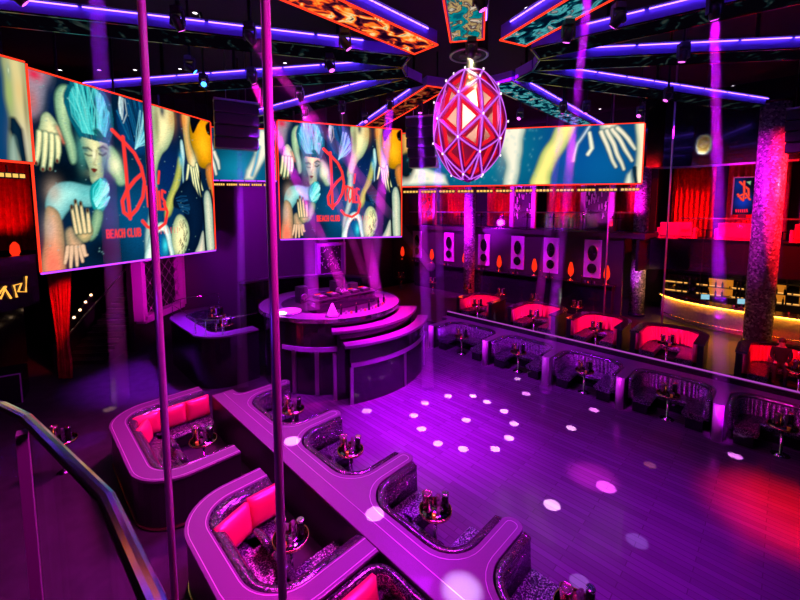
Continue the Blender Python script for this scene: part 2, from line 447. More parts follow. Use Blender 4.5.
def pocket(name, label, group, t_in, t_tip, s0, s1, z0=0.0, zb=.9, mats=('glit', 'seat', 'glit2'), fluted=False):
    """U-shaped sofa filling a pocket: seat, backrest, trim along its top edge, base."""
    sg = 1 if t_tip > t_in else -1
    o = thing(name, label, 'sofa', W(t_in, (s0 + s1) / 2, z0), R45, group)
    h = (s1 - s0) / 2; dep = abs(t_tip - t_in) - .12
    h -= .03; q_ = sg * .035
    path = fillet([(sg * dep, h), (q_, h), (q_, -h), (sg * dep, -h)], .52, 8)
    k = 1 if sg > 0 else -1                      # offset sign that points inside the U
    b = MB()
    b.sweep(path, [(k * .0, .36), (k * .12, .36), (k * .09, zb - .02), (k * .0, zb)], smooth=True); b.build('backrest', M[mats[0]], o)
    b = MB(); b.sweep(path, [(k * -.01, zb - .005), (k * .10, zb - .03), (k * .10, zb + .02), (k * -.01, zb + .045)], smooth=True); b.build('backrest_trim', M[mats[2]], o)
    b = MB(); b.sweep(path, [(k * .13, .30), (k * .56, .30), (k * .60, .40), (k * .56, .45), (k * .13, .45)]); b.build('seat', M[mats[1]], o, bevel=.015)
    b = MB(); b.sweep(path, rect(k * .13, k * .50, .02, .30)); b.build('base', M['gloss'], o)
    if fluted:
        b = MB()
        L = 0
        for i in range(len(path) - 1):
            p, q = Vector(path[i]), Vector(path[i + 1]); d = q - p; nn = max(1, int(d.length / .11)); nr = Vector((-d.y, d.x)).normalized() * k
            for j in range(nn):
                c = p + d * (j + .5) / nn + nr * .115
                b.tube([(c.x, c.y, .46), (c.x - nr.x * .02, c.y - nr.y * .02, zb - .03)], .042, 6)
        b.build('fluted_padding', M['flute'], o)
    return o
ORD = ['first', 'second', 'third', 'fourth', 'fifth', 'sixth']
NB = []
for k in range(4):
    s1, s0 = DIV_N[k] - .175, DIV_N[k + 1] + .175
    pocket('banquette_sofa', f'dark glittery U-shaped sofa in the {ORD[k]} balcony-side booth from the stage', 'sofas of the balcony-side bank', -4.97, -3.62, s0, s1)
    NB.append((-4.2, (s0 + s1) / 2))

# ================================================================== LOUNGE BOOTHS ON THE AISLE (red cushions)
def cushion_mesh(w, h, d):
    b = MB(); n, k = 10, 8; vs = []; fs = []
    for j in range(k + 1):
        for i in range(n + 1):
            u, v = i / n * 2 - 1, j / k * 2 - 1
            e = max(0, (1 - abs(u) ** 3.2)) ** .5 * max(0, (1 - abs(v) ** 3.2)) ** .5
            vs.append((u * w / 2, -d * .5 * (.25 + .75 * e) , v * h / 2 ))
    m0 = len(vs)
    for j in range(k + 1):
        for i in range(n + 1):
            u, v = i / n * 2 - 1, j / k * 2 - 1
            vs.append((u * w / 2, d * .25, v * h / 2))
    for j in range(k):
        for i in range(n):
            a = j * (n + 1) + i; fs.append((a, a + 1, a + n + 2, a + n + 1)); fs.append((m0 + a, m0 + a + n + 1, m0 + a + n + 2, m0 + a + 1))
    for i in range(n): fs.append((i, m0 + i, m0 + i + 1, i + 1)); a = k * (n + 1) + i; fs.append((a, a + 1, m0 + a + 1, m0 + a))
    for j in range(k): a = j * (n + 1); fs.append((a, a + n + 1, m0 + a + n + 1, m0 + a)); c = a + n; fs.append((c, m0 + c, m0 + c + n + 1, c + n + 1))
    b.add(vs, fs, 0, True)
    return b
CUSH = cushion_mesh(.8, .5, .22).build('cushion_master', M['red']); CUSH_ME = CUSH.data; CUSH_ME.name = 'cushion'; bpy.data.objects.remove(CUSH)
def cushion(loc, rotz, label, group, tilt=-.16, sc=1.0):
    o = bpy.data.objects.new('back_cushion', CUSH_ME); COL.objects.link(o); o.location = loc; o.rotation_euler = (tilt, 0, rotz); o.scale = (sc, 1, 1)
    return tag(o, label, 'cushion', group)
def lounge(label, path, k, name='lounge_booth', rr=.65, h=1.0):
    """Free-standing booth wall following the path of its wall centre; k = side of the seat."""
    o = thing(name, label, 'booth', W(0, 0), R45)
    p = fillet(path, rr, 9)
    MB().sweep(p, rect(k * -.17, k * .13, .0, h - .055)).build('wall_body', M['side'], o)
    MB().sweep(p, rect(k * -.20, k * .13, h - .055, h)).build('counter_top', M['lacq'], o, bevel=.012)
    b = MB(); b.sweep(p, rect(k * .09, k * .10, h - .0005, h + .003)); b.sweep(p, rect(k * -.14, k * -.15, h - .0005, h + .003)); b.build('inlay_line', M['inlay'], o)
    MB().sweep(p, [(k * .135, .45), (k * .30, .45), (k * .33, h - .12), (k * .30, h - .07), (k * .135, h - .012)], smooth=True).build('backrest', M['glit'], o)
    MB().sweep(p, [(k * .33, .30), (k * .88, .30), (k * .93, .38), (k * .88, .46), (k * .33, .46)]).build('seat', M['seat'], o, bevel=.02)
    MB().sweep(p, rect(k * .33, k * .80, .03, .30)).build('base', M['gloss'], o)
    MB().sweep(p, [(k * .315, .462), (k * .345, .462), (k * .345, .50), (k * .315, .50)]).build('seat_piping', M['redv'], o)
    MB().sweep(p, rect(k * -.17, k * -.18, .04, .09)).build('toe_strip', M['gold'], o)
    return o
lounge('U-shaped purple-lit booth with red cushions, beside the stage end of the long ledge', [(-5.62, 4.62), (-7.52, 4.62), (-7.52, 1.32), (-6.0, 1.32)], 1)
lounge('U-shaped purple-lit booth with red cushions, standing between the handrail and the long ledge', [(-5.95, .2), (-7.25, .2), (-7.25, -2.32), (-5.56, -2.32)], 1, rr=.75)
# third booth shares the wall at s=-2.32
o = thing('lounge_sofa', 'glittery bench with red cushions behind the shared wall of the booth beside the handrail', 'sofa', W(0, 0), R45)
pp = fillet([(-5.58, -5.2), (-5.58, -2.54), (-7.5, -2.54)], .3, 6)
MB().sweep(pp, [(.0, .45), (.10, .45), (.08, .94), (0, .95)], smooth=True).build('backrest', M['glit'], o)
MB().sweep(pp, [(.11, .30), (.66, .30), (.70, .38), (.66, .46), (.11, .46)]).build('seat', M['seat'], o, bevel=.02)
MB().sweep(pp, rect(.11, .6, .03, .30)).build('base', M['gloss'], o)
# cushions: along the far walls (facing -s) and the rounded corners
for i in range(4):
    t = -5.98 - i * .44 if i < 3 else -7.06
    if i < 3: cushion(W(-5.86 - i * .56 + .0, 4.15, .72), R45, f'glossy red cushion in the booth nearer the stage, {ORD[i]} from the ledge', 'red cushions in the booth by the stage', sc=.69)
cushion(W(-7.12, 3.72, .72), R45 + R45 * 1.3, 'glossy red cushion in the rounded corner of the booth nearer the stage', 'red cushions in the booth by the stage', sc=.6)
for i in range(2):
    cushion(W(-6.15 - i * .61, -.27 - (.16 if i else 0), .74), R45 + (.35 if i else 0), f'glossy red cushion in the booth beside the handrail, {ORD[i]} from its opening', 'red cushions in the booth by the handrail', sc=.78)
for i in range(3):
    cushion(W(-6.16 - i * .66, -2.79, .74), R45, f'glossy red cushion behind the shared booth wall, {ORD[i]} from the ledge', 'red cushions behind the shared wall', sc=.8)
def throw_pillow(t, s, rot, label):
    o = bpy.data.objects.new('throw_pillow', PIL); COL.objects.link(o); o.location = W(t + .06, s, .635); o.rotation_euler = (-.5, 0, rot); tag(o, label, 'pillow', 'patterned pillows')
q = cushion_mesh(.4, .3, .16).build('pillow_master', M['glit2']); PIL = q.data; PIL.name = 'pillow'; bpy.data.objects.remove(q)
throw_pillow(-6.80, 2.95, R45 + PI / 2, 'glittery pillow on the outer seat of the booth nearer the stage, by its cushions')
throw_pillow(-6.80, 2.3, R45 + PI / 2, 'glittery pillow on the outer seat of the booth nearer the stage, away from its cushions')
throw_pillow(-6.52, -.85, R45 + PI / 2, 'small glittery pillow in the booth by the handrail, beside its red cushions')
throw_pillow(-6.52, -1.45, R45 + PI / 2, 'small glittery pillow in the booth by the handrail, halfway along the outer seat')

# ================================================================== BAR-SIDE BANK
DIV_R = [4.05, 1.4, -.93, -3.17, -5.4, -7.7]
POLY_R = bank_poly(5.2, 4.72, 3.3, DIV_R, .14, -9.0, 4.6)
lr = thing('banquette_ledge', 'long purple-lit ledge wall with lit posts on the bar side of the dance floor', 'ledge', W(0, 0), R45)
MB().prism(POLY_R, 0, .90).build('ledge_body', M['side'], lr)
MB().prism(POLY_R, .90, .955).build('counter_top', M['lacq'], lr, bevel=.012)
MB().sweep([(5.12, 4.6), (5.12, -9)], rect(-.07, .07, .95, 1.12)).build('raised_kerb', M['gloss'], lr)
MB().tube([(5.12, 4.6, 1.14), (5.12, -9, 1.14)], .022, 8).build('glowing_edge_rail', emission('kerb_rail_glow', (.72, .10, .85), .6), lr)  # glow put on the rail for light caught by a metal edge
for c in DIV_R[:5]:
    MB().lathe([(.11, .0), (.11, .95)], (3.30, c, 0), 16).build('end_post', M['polem'], lr)
RB = []
for k in range(5):
    s1, s0 = DIV_R[k] - .145, DIV_R[k + 1] + .145
    pocket('banquette_sofa', f'dark fluted U-shaped sofa in the {ORD[k]} bar-side booth from the stage', 'sofas of the bar-side bank', 4.71, 3.32, s0, s1, zb=.9, mats=('flute', 'seat', 'glit2'), fluted=True)
    RB.append((3.75, (s0 + s1) / 2))

# ================================================================== RED BOOTHS ON THE RAISED TIER
TB = [(5.0, 3.1), (2.2, .15), (-.4, -2.3), (-2.65, -4.65), (-5.5, -8.2)]
TT = []
for k, (a, c) in enumerate(TB):
    o = thing('curved_booth', f'curved booth lined in red on the raised tier, {ORD[k]} from the stage', 'booth', W(7.3, (a + c) / 2, .5), R45, 'red booths on the raised tier')
    h = (a - c) / 2
    p = fillet([(-.9, h - .1), (.85, h - .1), (.85, -h + .1), (-.9, -h + .1)], .7, 9)
    MB().sweep(p, rect(-.02, .14, 0, 1.0)).build('outer_shell', M['side'], o)
    MB().sweep(p, rect(-.13, .16, 1.0, 1.05)).build('cap_rail', M['gloss'], o)
    MB().sweep(p, [(-.03, .40), (-.14, .40), (-.11, .98), (-.03, 1.0)], smooth=True).build('backrest', M['red'], o)
    b = MB()
    for i in range(len(p) - 1):
        P, Q = Vector(p[i]), Vector(p[i + 1]); d = Q - P; nn = max(1, int(d.length / .16)); nr = -Vector((-d.y, d.x)).normalized()
        for j in range(nn):
            q = P + d * (j + .5) / nn + nr * .125; b.tube([(q.x, q.y, .46), (q.x - nr.x * .02, q.y - nr.y * .02, .97)], .05, 6)
    b.build('fluted_padding', M['red'], o)
    MB().sweep(p, [(-.15, .25), (-.58, .25), (-.62, .36), (-.58, .43), (-.15, .43)]).build('seat', M['seat'], o)
    MB().sweep(p, rect(-.15, -.5, .0, .25)).build('base', M['gloss'], o)
    TT.append((6.75, (a + c) / 2))

# ================================================================== TABLES AND WHAT STANDS ON THEM
def make_table(h=.72, r=.27):
    o = thing('cocktail_table', 'x', 'table', (0, 0, 0), R45)
    MB().lathe([(.17, 0), (.18, .012), (.05, .03), (.03, .05), (.03, h - .03)], n=20).build('pedestal', M['chrome'], o)
    MB().lathe([(.10, h - .03), (r, h - .022), (r, h), (.0, h)], n=28, cap=False).build('tabletop', M['mirror'], o)
    MB().lathe([(r, h - .02), (r + .012, h - .02), (r + .012, h + .02), (r, h + .02)], n=28, cap=False).build('rim', M['gold'], o)
    return o
T0 = make_table()
def make_bucket():
    o = thing('ice_bucket', 'x', 'bucket')
    MB().lathe([(.058, 0), (.064, .01), (.078, .29), (.085, .30), (.085, .32), (.072, .31), (.055, .02)], n=18, cap=False).build('vessel', M['copper'], o)
    MB().ball((0, 0, .285), (.068, .068, .05)).build('ice', M['glassware'], o)
    return o
def make_bottle():
    o = thing('bottle', 'x', 'bottle')
    MB().lathe([(.036, 0), (.040, .01), (.040, .19), (.034, .215), (.015, .25), (.014, .31)], n=14).build('glass_body', M['bottle'], o)
    MB().lathe([(.0165, .30), (.0165, .335), (.012, .338)], n=12).build('cap', M['gold'], o)
    return o
def make_tumbler():
    o = MB().lathe([(.026, 0), (.036, .10), (.033, .10), (.024, .008)], n=14, cap=False).build('tumbler', M['glassware']); return tag(o, 'x', 'glass')
def make_candle():
    o = thing('candle_holder', 'x', 'candle')
    MB().lathe([(.032, 0), (.036, .07), (.033, .07), (.028, .008)], n=14, cap=False).build('holder', M['amber'], o)
    MB().ball((0, 0, .035), (.013, .013, .022), n=8, k=6).build('flame', M['warm'], o)
    return o
def make_cooler():
    o = thing('wine_cooler', 'x', 'cooler')
    MB().lathe([(.052, 0), (.056, .01), (.056, .30), (.05, .31)], n=18).build('cylinder', M['bottle'], o)
    MB().lathe([(.057, .285), (.060, .29), (.060, .315), (.050, .32)], n=18).build('rim_band', M['chrome'], o)
    return o
B0, BO0, TU0, CA0, CO0 = make_bucket(), make_bottle(), make_tumbler(), make_candle(), make_cooler()
used = set()
def put(proto, loc, label, group, rz=0.0):
    if proto.name not in used and proto.get('label') == 'x':
        used.add(proto.name); proto.location = loc; proto.rotation_euler = (0, 0, rz); proto['label'] = label
        if group: proto['group'] = group
        return proto
    r = dup(proto, loc, rz, label, group)
    if group is None and 'group' in r: del r['group']
    return r
def table_set(t, s, z, where, h=.72, full=True, dense=1):
    put(T0, W(t, s, z), f'round mirrored cocktail table in {where}', 'cocktail tables', R45)
    top = z + h + .003
    put(B0, W(t - .12, s + .09, top), f'rose metal ice bucket on the table in {where}', 'ice buckets')
    put(CO0, W(t + .10, s - .13, top), f'tall black wine cooler on the table in {where}', 'black wine coolers')
    g = f'glasses on the table in {where}'
    for k, (a, c, e) in enumerate([(0.02, -.05, 0), (.02, -.05, .09), (.02, -.05, .18), (-.07, -.12, 0), (.14, .02, 0), (.02, .16, 0)][:6 if full else 4]):
        put(TU0, W(t + a, s + c, top + e), f'clear tumbler among glasses on the table in {where}', g)
    put(CA0, W(t - .16, s - .10, top), f'amber candle holder on the table in {where}', 'amber candle holders')
for k, (t, s) in enumerate(NB): table_set(t + .05, s + .05, 0, f'the {ORD[k]} balcony-side booth from the stage')
table_set(-6.25, 2.55, 0, 'the red-cushioned booth nearer the stage')
table_set(-6.18, -1.15, 0, 'the red-cushioned booth beside the handrail')
for k, (t, s) in enumerate(RB): table_set(t - .1, s, 0, f'the {ORD[k]} bar-side booth from the stage')
for k, (t, s) in enumerate(TT): table_set(t, s, .5, f'raised red booth {ORD[k]} from the stage', full=True)
p = at(62, 440, .72); table_set(*[(RZ.inverted() @ (p - HUB))[i] for i in (0, 1)], 0, 'the dark corner beyond the handrail')

# ================================================================== DJ STAGE (concentric about (-.62, 6.05))
C0 = (-.62, 6.05)          # centre of the two curved steps
C1, RD = (-.78, 5.44), 2.38  # centre and radius of the round drum
def hit_drum(a, r):
    """Where the ray from C0 at angle a (degrees) meets the circle of radius r about C1 on the far side."""
    dx, dy = math.cos(math.radians(a)), math.sin(math.radians(a)); ex, ey = C0[0] - C1[0], C0[1] - C1[1]
    b_ = ex * dx + ey * dy; return -b_ + math.sqrt(b_ * b_ - (ex * ex + ey * ey - r * r))
def inner_arc(a0, a1, r, n=30):
    out = []
    for k in range(n + 1):
        a = a0 + (a1 - a0) * k / n; q = hit_drum(a, r); out.append((C0[0] + q * math.cos(math.radians(a)), C0[1] + q * math.sin(math.radians(a))))
    return out
st = thing('stage', 'round magenta-lit DJ stage with a broad counter at the end of the dance floor', 'stage', W(0, 0), R45)
MB().prism(arc(C1, RD, 0, 360, 64)[:-1], 0, 2.36).build('drum', M['gloss'], st)
ring = MB(); ring.sweep(arc(C1, 2.14, 0, 360, 72)[:-1], rect(-.37, .37, 2.38, 2.47), closed=True); ring.build('counter', M['lacq'], st)
ring = MB(); ring.sweep(arc(C1, 2.525, 0, 360, 72)[:-1], rect(-.015, .015, 2.36, 2.48), closed=True); ring.build('counter_edge', M['chrome'], st)
b = MB(); b.sweep(arc(C1, RD + .025, 195, 300, 20), rect(-.02, .02, 1.42, 1.56)); b.build('front_band', M['panel'], st)
for a in (206, 224):
    q = arc(C1, RD + .03, a, a, 1)[0]; MB().box((q[0], q[1], .75), (.12, .06, 1.42), 0, math.radians(a - 90)).build('front_post', M['steel'], st)
MB().prism(arc(C1, 1.76, 0, 360, 48)[:-1], 2.362, 2.40).build('inner_deck', M['black'], st)
def tier(name, label, r0, r1, a0, a1, ztop, slab=.09, zbody=.35):
    o = thing(name, label, 'platform', W(0, 0), R45)
    top = arc(C0, r1, a0, a1, 30) + (arc(C0, r0, a1, a0, 30) if r0 > 3.3 else inner_arc(a1, a0, RD + .06))
    MB().prism(top, ztop - slab, ztop).build('deck', M['lacq'], o, bevel=.012)
    body = arc(C0, r1 - .13, a0 + 2.5, a1 - 2.5, 30) + (arc(C0, r0, a1 - 2.5, a0 + 2.5, 30) if r0 > 3.3 else inner_arc(a1 - 2.5, a0 + 2.5, RD + .06))
    MB().prism(body, 0, ztop - slab).build('body', M['gloss'], o)
    return o
lo = tier('dance_platform', 'lower curved step platform in front of the DJ stage, facing the dance floor', 3.53, 3.92, 244, 311, 1.87)
up = tier('dance_platform', 'upper curved step platform between the stage counter and the lower step', 3.13, 3.51, 239, 312, 2.20)
# extend the upper deck over the back of the lower platform
fr = MB(); ra = 3.785
fr.sweep(arc(C0, ra, 247, 308, 24), rect(-.03, .03, 1.16, 1.30)); fr.build('front_rail', M['panel'], lo)
for a in (247.2, 278, 307.8):
    q = arc(C0, ra, a, a, 1)[0]; MB().box((q[0], q[1], .58), (.10, .07, 1.16), 0, math.radians(a - 90)).build('front_post', M['steel'], lo)
q = arc(C0, 3.30, 240.3, 240.3, 1)[0]; MB().box((q[0], q[1], .72), (.16, .10, 1.44), 0, math.radians(241.5)).build('front_post', M['steel'], up)
# DJ desk and gear on the inner deck
DZ = 2.402
dk = thing('dj_desk', 'low black DJ desk on the round stage', 'desk', W(-.78, 4.72, DZ), R45)
MB().box((0, 0, .20), (2.6, .55, .40), bev=.04).build('cabinet', M['gloss'], dk); MB().box((0, 0, .42), (2.7, .62, .04)).build('desk_top', M['plastic'], dk)
def deck_player(t, lab):
    o = thing('media_player', lab, 'player', W(t - .28, 4.72, DZ + .442), R45, 'players on the DJ desk')
    MB().box((0, 0, .05), (.34, .42, .10), bev=.015).build('case', M['plastic'], o)
    MB().lathe([(.12, .10), (.12, .115), (.02, .118)], (0, -.06, 0), 20).build('jog_wheel', M['steel'], o)
    MB().box((0, .14, .105), (.2, .1, .012)).build('display', M['redlamp'], o)
for i, t in enumerate((-1.45, -.95, -.05, .45)): deck_player(t, f'black media player on the DJ desk, {ORD[i]} counting from the lounge wing')
o = thing('dj_mixer', 'black mixer in the middle of the DJ desk', 'mixer', W(-.78, 4.72, DZ + .442), R45)
MB().box((0, 0, .05), (.36, .4, .10), bev=.015).build('case', M['plastic'], o)
b = MB()
for i in range(4):
    for j in range(3): b.lathe([(.018, .10), (.016, .135)], (-.12 + i * .08, -.1 + j * .1, 0), 8)
b.build('knobs', M['chrome'], o)
for i, (t, s) in enumerate([(-3.15, 5.15), (1.95, 5.3)]):
    o = thing('round_plinth', ['white round plinth on the stage counter beside the lounge wing', 'white round plinth on the stage counter towards the bar'][i], 'plinth', W(*[(-2.72, 5.05), (1.17, 5.83)][i], 2.474), R45, None)
    MB().lathe([(.38, 0), (.40, .02), (.40, .06), (.37, .075)], n=32).build('disc', M['white'], o); MB().lathe([(.405, .015), (.415, .015), (.415, .03), (.405, .03)], n=32, cap=False).build('edge_ring', M['chrome'], o)
# bottles and candles lined on the counter in front of the desk
for i in range(15):
    a = 244 + i * 5.0; q = arc(C1, 2.0, a, a, 1)[0]; h = W(q[0], q[1], 2.472)
    if i % 3 == 0: put(BO0, h, 'dark bottle in the curved row along the stage counter', 'bottles along the stage counter')
    elif i % 3 == 1: put(TU0, h, 'clear tumbler in the curved row along the stage counter', 'tumblers along the stage counter')
    else: put(CA0, h, 'small candle holder in the curved row along the stage counter', 'candle holders along the stage counter')
o = thing('ice_sculpture', 'small pale cone-shaped ornament on the stage counter beside the white plinth', 'ornament', W(-1.98, 3.66, 2.472), R45)
MB().lathe([(.20, 0), (.17, .08), (.10, .25), (.02, .42)], n=10).build('cone', M['white'], o); MB().lathe([(.22, 0), (.22, .02)], n=20).build('foot', M['chrome'], o)
for i, (t, s) in enumerate([(.3, 5.6), (-1.5, 6.3), (.1, 6.4)]):
    o = thing('monitor_speaker', ['black monitor speaker on the stage deck beside the DJ desk', 'black monitor speaker in the middle of the stage deck', 'black monitor speaker at the rear of the stage deck'][i], 'speaker', W(t, s, DZ), R45, 'speakers on the stage deck')
    MB().box((0, 0, .3), (.36, .36, .6), bev=.03).build('cabinet', M['plastic'], o)
    MB().lathe([(.13, 0), (.10, .02), (.03, .03)], (0, 0, 0), 18).build('woofer', M['steel'], o, loc=(0, -.185, .22)).rotation_euler = (PI / 2, 0, 0)
# rear counter arc behind the DJ
o = thing('rear_counter', 'low curved violet-lit counter behind the DJ stage', 'counter', W(0, 0), R45)
MB().sweep(arc((-.6, 7.2), 4.2, 15, 105, 30), rect(-.2, .2, 2.45, 2.52)).build('counter_top', M['lacq'], o)
MB().sweep(arc((-.6, 7.2), 4.2, 15, 105, 30), rect(-.14, .14, 0, 2.45)).build('counter_body', M['gloss'], o)

# lounge wing beside the stage
wg = thing('lounge_wing', 'raised glittery lounge wing with a violet-lit ledge and thin rail beside the stage', 'booth', W(0, 0), R45)
wp = fillet([(-2.9, 10.6), (-4.75, 10.6), (-4.75, 6.55), (-3.18, 6.55)], .9, 10)
MB().sweep(wp, rect(-.22, .22, 0, 1.69)).build('wall_body', M['gloss'], wg)
MB().sweep(wp, rect(-.26, .26, 1.69, 1.75)).build('counter_top', M['lacq'], wg, bevel=.01)
MB().sweep(wp, [(.27, 1.2), (.36, 1.2), (.34, 1.72), (.27, 1.74)]).build('backrest', M['glit'], wg)
MB().sweep(wp, rect(.37, .80, 1.0, 1.28)).build('seat', M['seat'], wg)
MB().prism([(-4.5, 10.35), (-4.5, 6.8), (-4.0, 6.8), (-3.3, 8.6), (-2.9, 10.35)], .02, 1.0).build('floor_deck', M['black'], wg)
rp = [(x, y, 2.28) for x, y in fillet([(-2.9, 10.7), (-4.9, 10.7), (-4.9, 6.42), (-3.18, 6.42)], .9, 10)]
MB().tube(rp, .014, 6).build('top_rail', M['chrome'], wg)
for i in range(0, len(rp), 4): MB().tube([(rp[i][0], rp[i][1], 1.75), rp[i]], .012, 6).build('rail_post', M['chrome'], wg)
for j, (t, s) in enumerate([(-3.75, 7.75), (-3.55, 9.3)]):
    w = ['the front', 'the rear'][j] + ' of the lounge wing'
    table_set(t, s, 1.002, w)
    g = f'gold dishes on the table in {w}'
    for k in range(3):
        o = MB().lathe([(.02, 0), (.025, .06), (.10 - k * .02, .09), (.10 - k * .02, .105), (.02, .10)], n=16).build('tiered_dish', M['gold'])
        o.location = W(t + .02, s + .14, 1.725 + k * .11); tag(o, f'gold dish stacked as a tier on the table in {w}', 'dish', g)

# ================================================================== EGG
EX, EY = HUB.x + .03, HUB.y
eg = thing('egg_chandelier', 'huge hanging egg of magenta lattice and red panels above the dance floor', 'chandelier', (EX, EY, 8.11), math.radians(9.7))
EA, EB = .93, 1.43
lev = [-.985, -.90, -.55, -.31, .055, .44, .72, .93]
nodesE = []
for k, u in enumerate(lev):
    z = u * EB; r = EA * math.sqrt(max(0, 1 - u * u)) * (1 + .05 * u) + .03; row = []
    for i in range(10 if False else 5):
        a = math.radians(-90 + 72 * i + (36 if k % 2 else 0)); row.append(Vector((r * math.cos(a), r * math.sin(a), z)))
    nodesE.append(row)
def nrm(p): return Vector((p.x / EA ** 2, p.y / EA ** 2, p.z / EB ** 2)).normalized()
edges = set()
for k in range(8):
    for i in range(5):
        if k + 1 < 8:
            for d in ((0, -1) if k % 2 == 0 else (0, 1)): edges.add(((k, i), (k + 1, (i + d) % 5)))
        if k + 2 < 8: edges.add(((k, i), (k + 2, i)))
        if k in (0, 7): edges.add(((k, i), (k, (i + 1) % 5)))
bb, br = MB(), MB()
for a, c in sorted(edges):
    P, Q = nodesE[a[0]][a[1]], nodesE[c[0]][c[1]]; n = nrm((P + Q) / 2)
    pts = []
    for q in range(5):
        w = P.lerp(Q, q / 4); sc = 1 / math.sqrt((w.x / EA) ** 2 + (w.y / EA) ** 2 + (w.z / EB) ** 2); pts.append(w.lerp(w * sc, .55))
    bb.tube(pts, .055, 6, smooth=False)
    br.tube([x + nrm(x) * .043 for x in pts[0:]], .024, 5)
bb.build('lattice_frame', M['eggframe'], eg); br.build('lattice_light', M['eggbar'], eg)
for row in nodesE[1:8]:
    for p in row: MB().box(p + nrm(p) * .075, (.036, .03, .055), 0, math.atan2(p.y, p.x)).build('node_lamp', M['eggnode'], eg)
pr, pc = MB(), MB()
def pane(tri):
    c = (tri[0] + tri[1] + tri[2]) / 3; ins = [c + (p - c) * .86 - nrm(c) * .04 for p in tri]; inn = [c + (p - c) * .60 - nrm(c) * .12 for p in tri]
    o = len(pr.v); pr.add([*ins, *inn], [(0, 1, 4, 3), (1, 2, 5, 4), (2, 0, 3, 5)], 0); pc.add(inn, [(0, 1, 2)])
for k in range(6):
    for i in range(5):
        A_ = nodesE[k][i]; D_ = nodesE[k + 2][i]
        l, r_ = ((i - 1) % 5, i) if k % 2 == 0 else (i, (i + 1) % 5)
        pane([A_, D_, nodesE[k + 1][l]]); pane([A_, D_, nodesE[k + 1][r_]])
m_egg = mat('egg_panel', (.9, .74, .6), .35, .0)
pr.build('red_panel_edge', M['eggred'], eg); pc.build('mirror_facet', m_egg, eg)
MB().ball((0, 0, 0), (.55, .55, 1.1), n=16, k=10).build('inner_core', M['redv'], eg)
MB().lathe([(.08, 1.36), (.08, 1.80), (.3, 1.82), (.3, 1.84)], n=20).build('hanger', M['plastic'], eg)
MB().lathe([(.03, -1.53), (.18, -1.47), (.22, -1.39), (.2, -1.31)], n=20).build('bottom_cap', M['eggframe'], eg)
point((EX, EY, 8.2), RED, 40, .3)
spot((EX - 1.2, EY - 5.0, 9.2), (EX, EY, 8.2), (1, .72, .6), 900, 22, .6, .1, 'egg_key')

# ================================================================== CEILING ARMS
hub = thing('ceiling_hub', 'dark round hub where the glowing ceiling arms meet above the egg', 'ceiling hub', (HUB.x, HUB.y, 0))
MB().lathe([(.45, 9.95), (.5, 9.98), (.5, 11.2)], n=32).build('drum', M['black'], hub)
MB().lathe([(.46, 9.93), (.52, 9.93), (.52, 9.97), (.46, 9.97)], n=32, cap=False).build('ring', M['steel'], hub)
ARMS = [(-168.7, V_MIX, 'above the handrail'), (-134.5, V_RED, 'with the fiery panel'), (-105.5, V_DIM, 'over the big side screen'), (-79, V_DIM, 'over the red drape'), (-53, V_DIM, 'between the two big screens'),
        (-23, V_DIMRED, 'ending over the screen behind the stage'), (9, V_DIMRED, 'behind the egg'), (42.5, V_TEAL, 'ending over the long video band'), (70.5, V_DIM, 'pointing at the mosaic column'),
        (97, V_DIM, 'over the bar'), (124, V_DIM, 'over the raised red booths'), (155, V_TEAL, 'with the turquoise panel')]
ZB, ZS, ZT, HW = 9.60, 9.845, 9.93, .365
for ang, vm, where in ARMS:
    o = thing('light_spoke', f'radial ceiling spoke edged in blue light, {where}', 'ceiling light', (HUB.x, HUB.y, 0), -math.radians(ang), 'radial ceiling spokes')
    r0, L = 1.75, (12.0 if abs(ang) < 110 else 10.0)
    MB().box((0, (r0 + L) / 2, (ZB + .03 + ZT) / 2), (2 * HW, L - r0, ZT - ZB - .03)).build('casing', M['face'], o)
    MB().box((0, (r0 + L) / 2, ZB + .016), (2 * HW - .09, L - r0 - .09, .024)).build('video_panel', vm, o)
    b = MB(); b.sweep([(-HW, r0), (-HW, L), (HW, L), (HW, r0)], rect(-.008, .022, ZB, ZB + .032), closed=True)
    b.build('panel_border', M['redline'] if vm in (V_RED, V_MIX, V_DIMRED) or ang == 155 else M['gloss'], o)
    near = ang in (-168.7, -134.5, 155)
    for sg in (-1, 1):
        b = MB(); seg = .23 if near else 1.15; y = 2.1 if near else 2.9
        while y < L - .3:
            b.box((sg * (HW + .045), y + seg / 2, ZS), (.022, seg * .94 - .012, .018)); y += seg
        b.build('led_strip', M['strip'], o)
        MB().box((sg * (HW + .04), (2.1 + L) / 2, ZS + .035), (.10, L - 2.15, .015)).build('strip_lip', M['plastic'], o)
    for rr in (3.5, 7, 9.5): MB().tube([(0, rr, ZT), (0, rr, 11.2)], .05, 8).build('hanger_rod', M['plastic'], o)

def under_spoke(p):
    for ang, *_ in ARMS:
        dx, dy = p[0] - HUB.x, p[1] - HUB.y; a = math.radians(ang); r = dx * math.sin(a) + dy * math.cos(a); l = abs(dx * math.cos(a) - dy * math.sin(a))
        if 1.3 < r < 12.2 and l < .62: return True
    return False
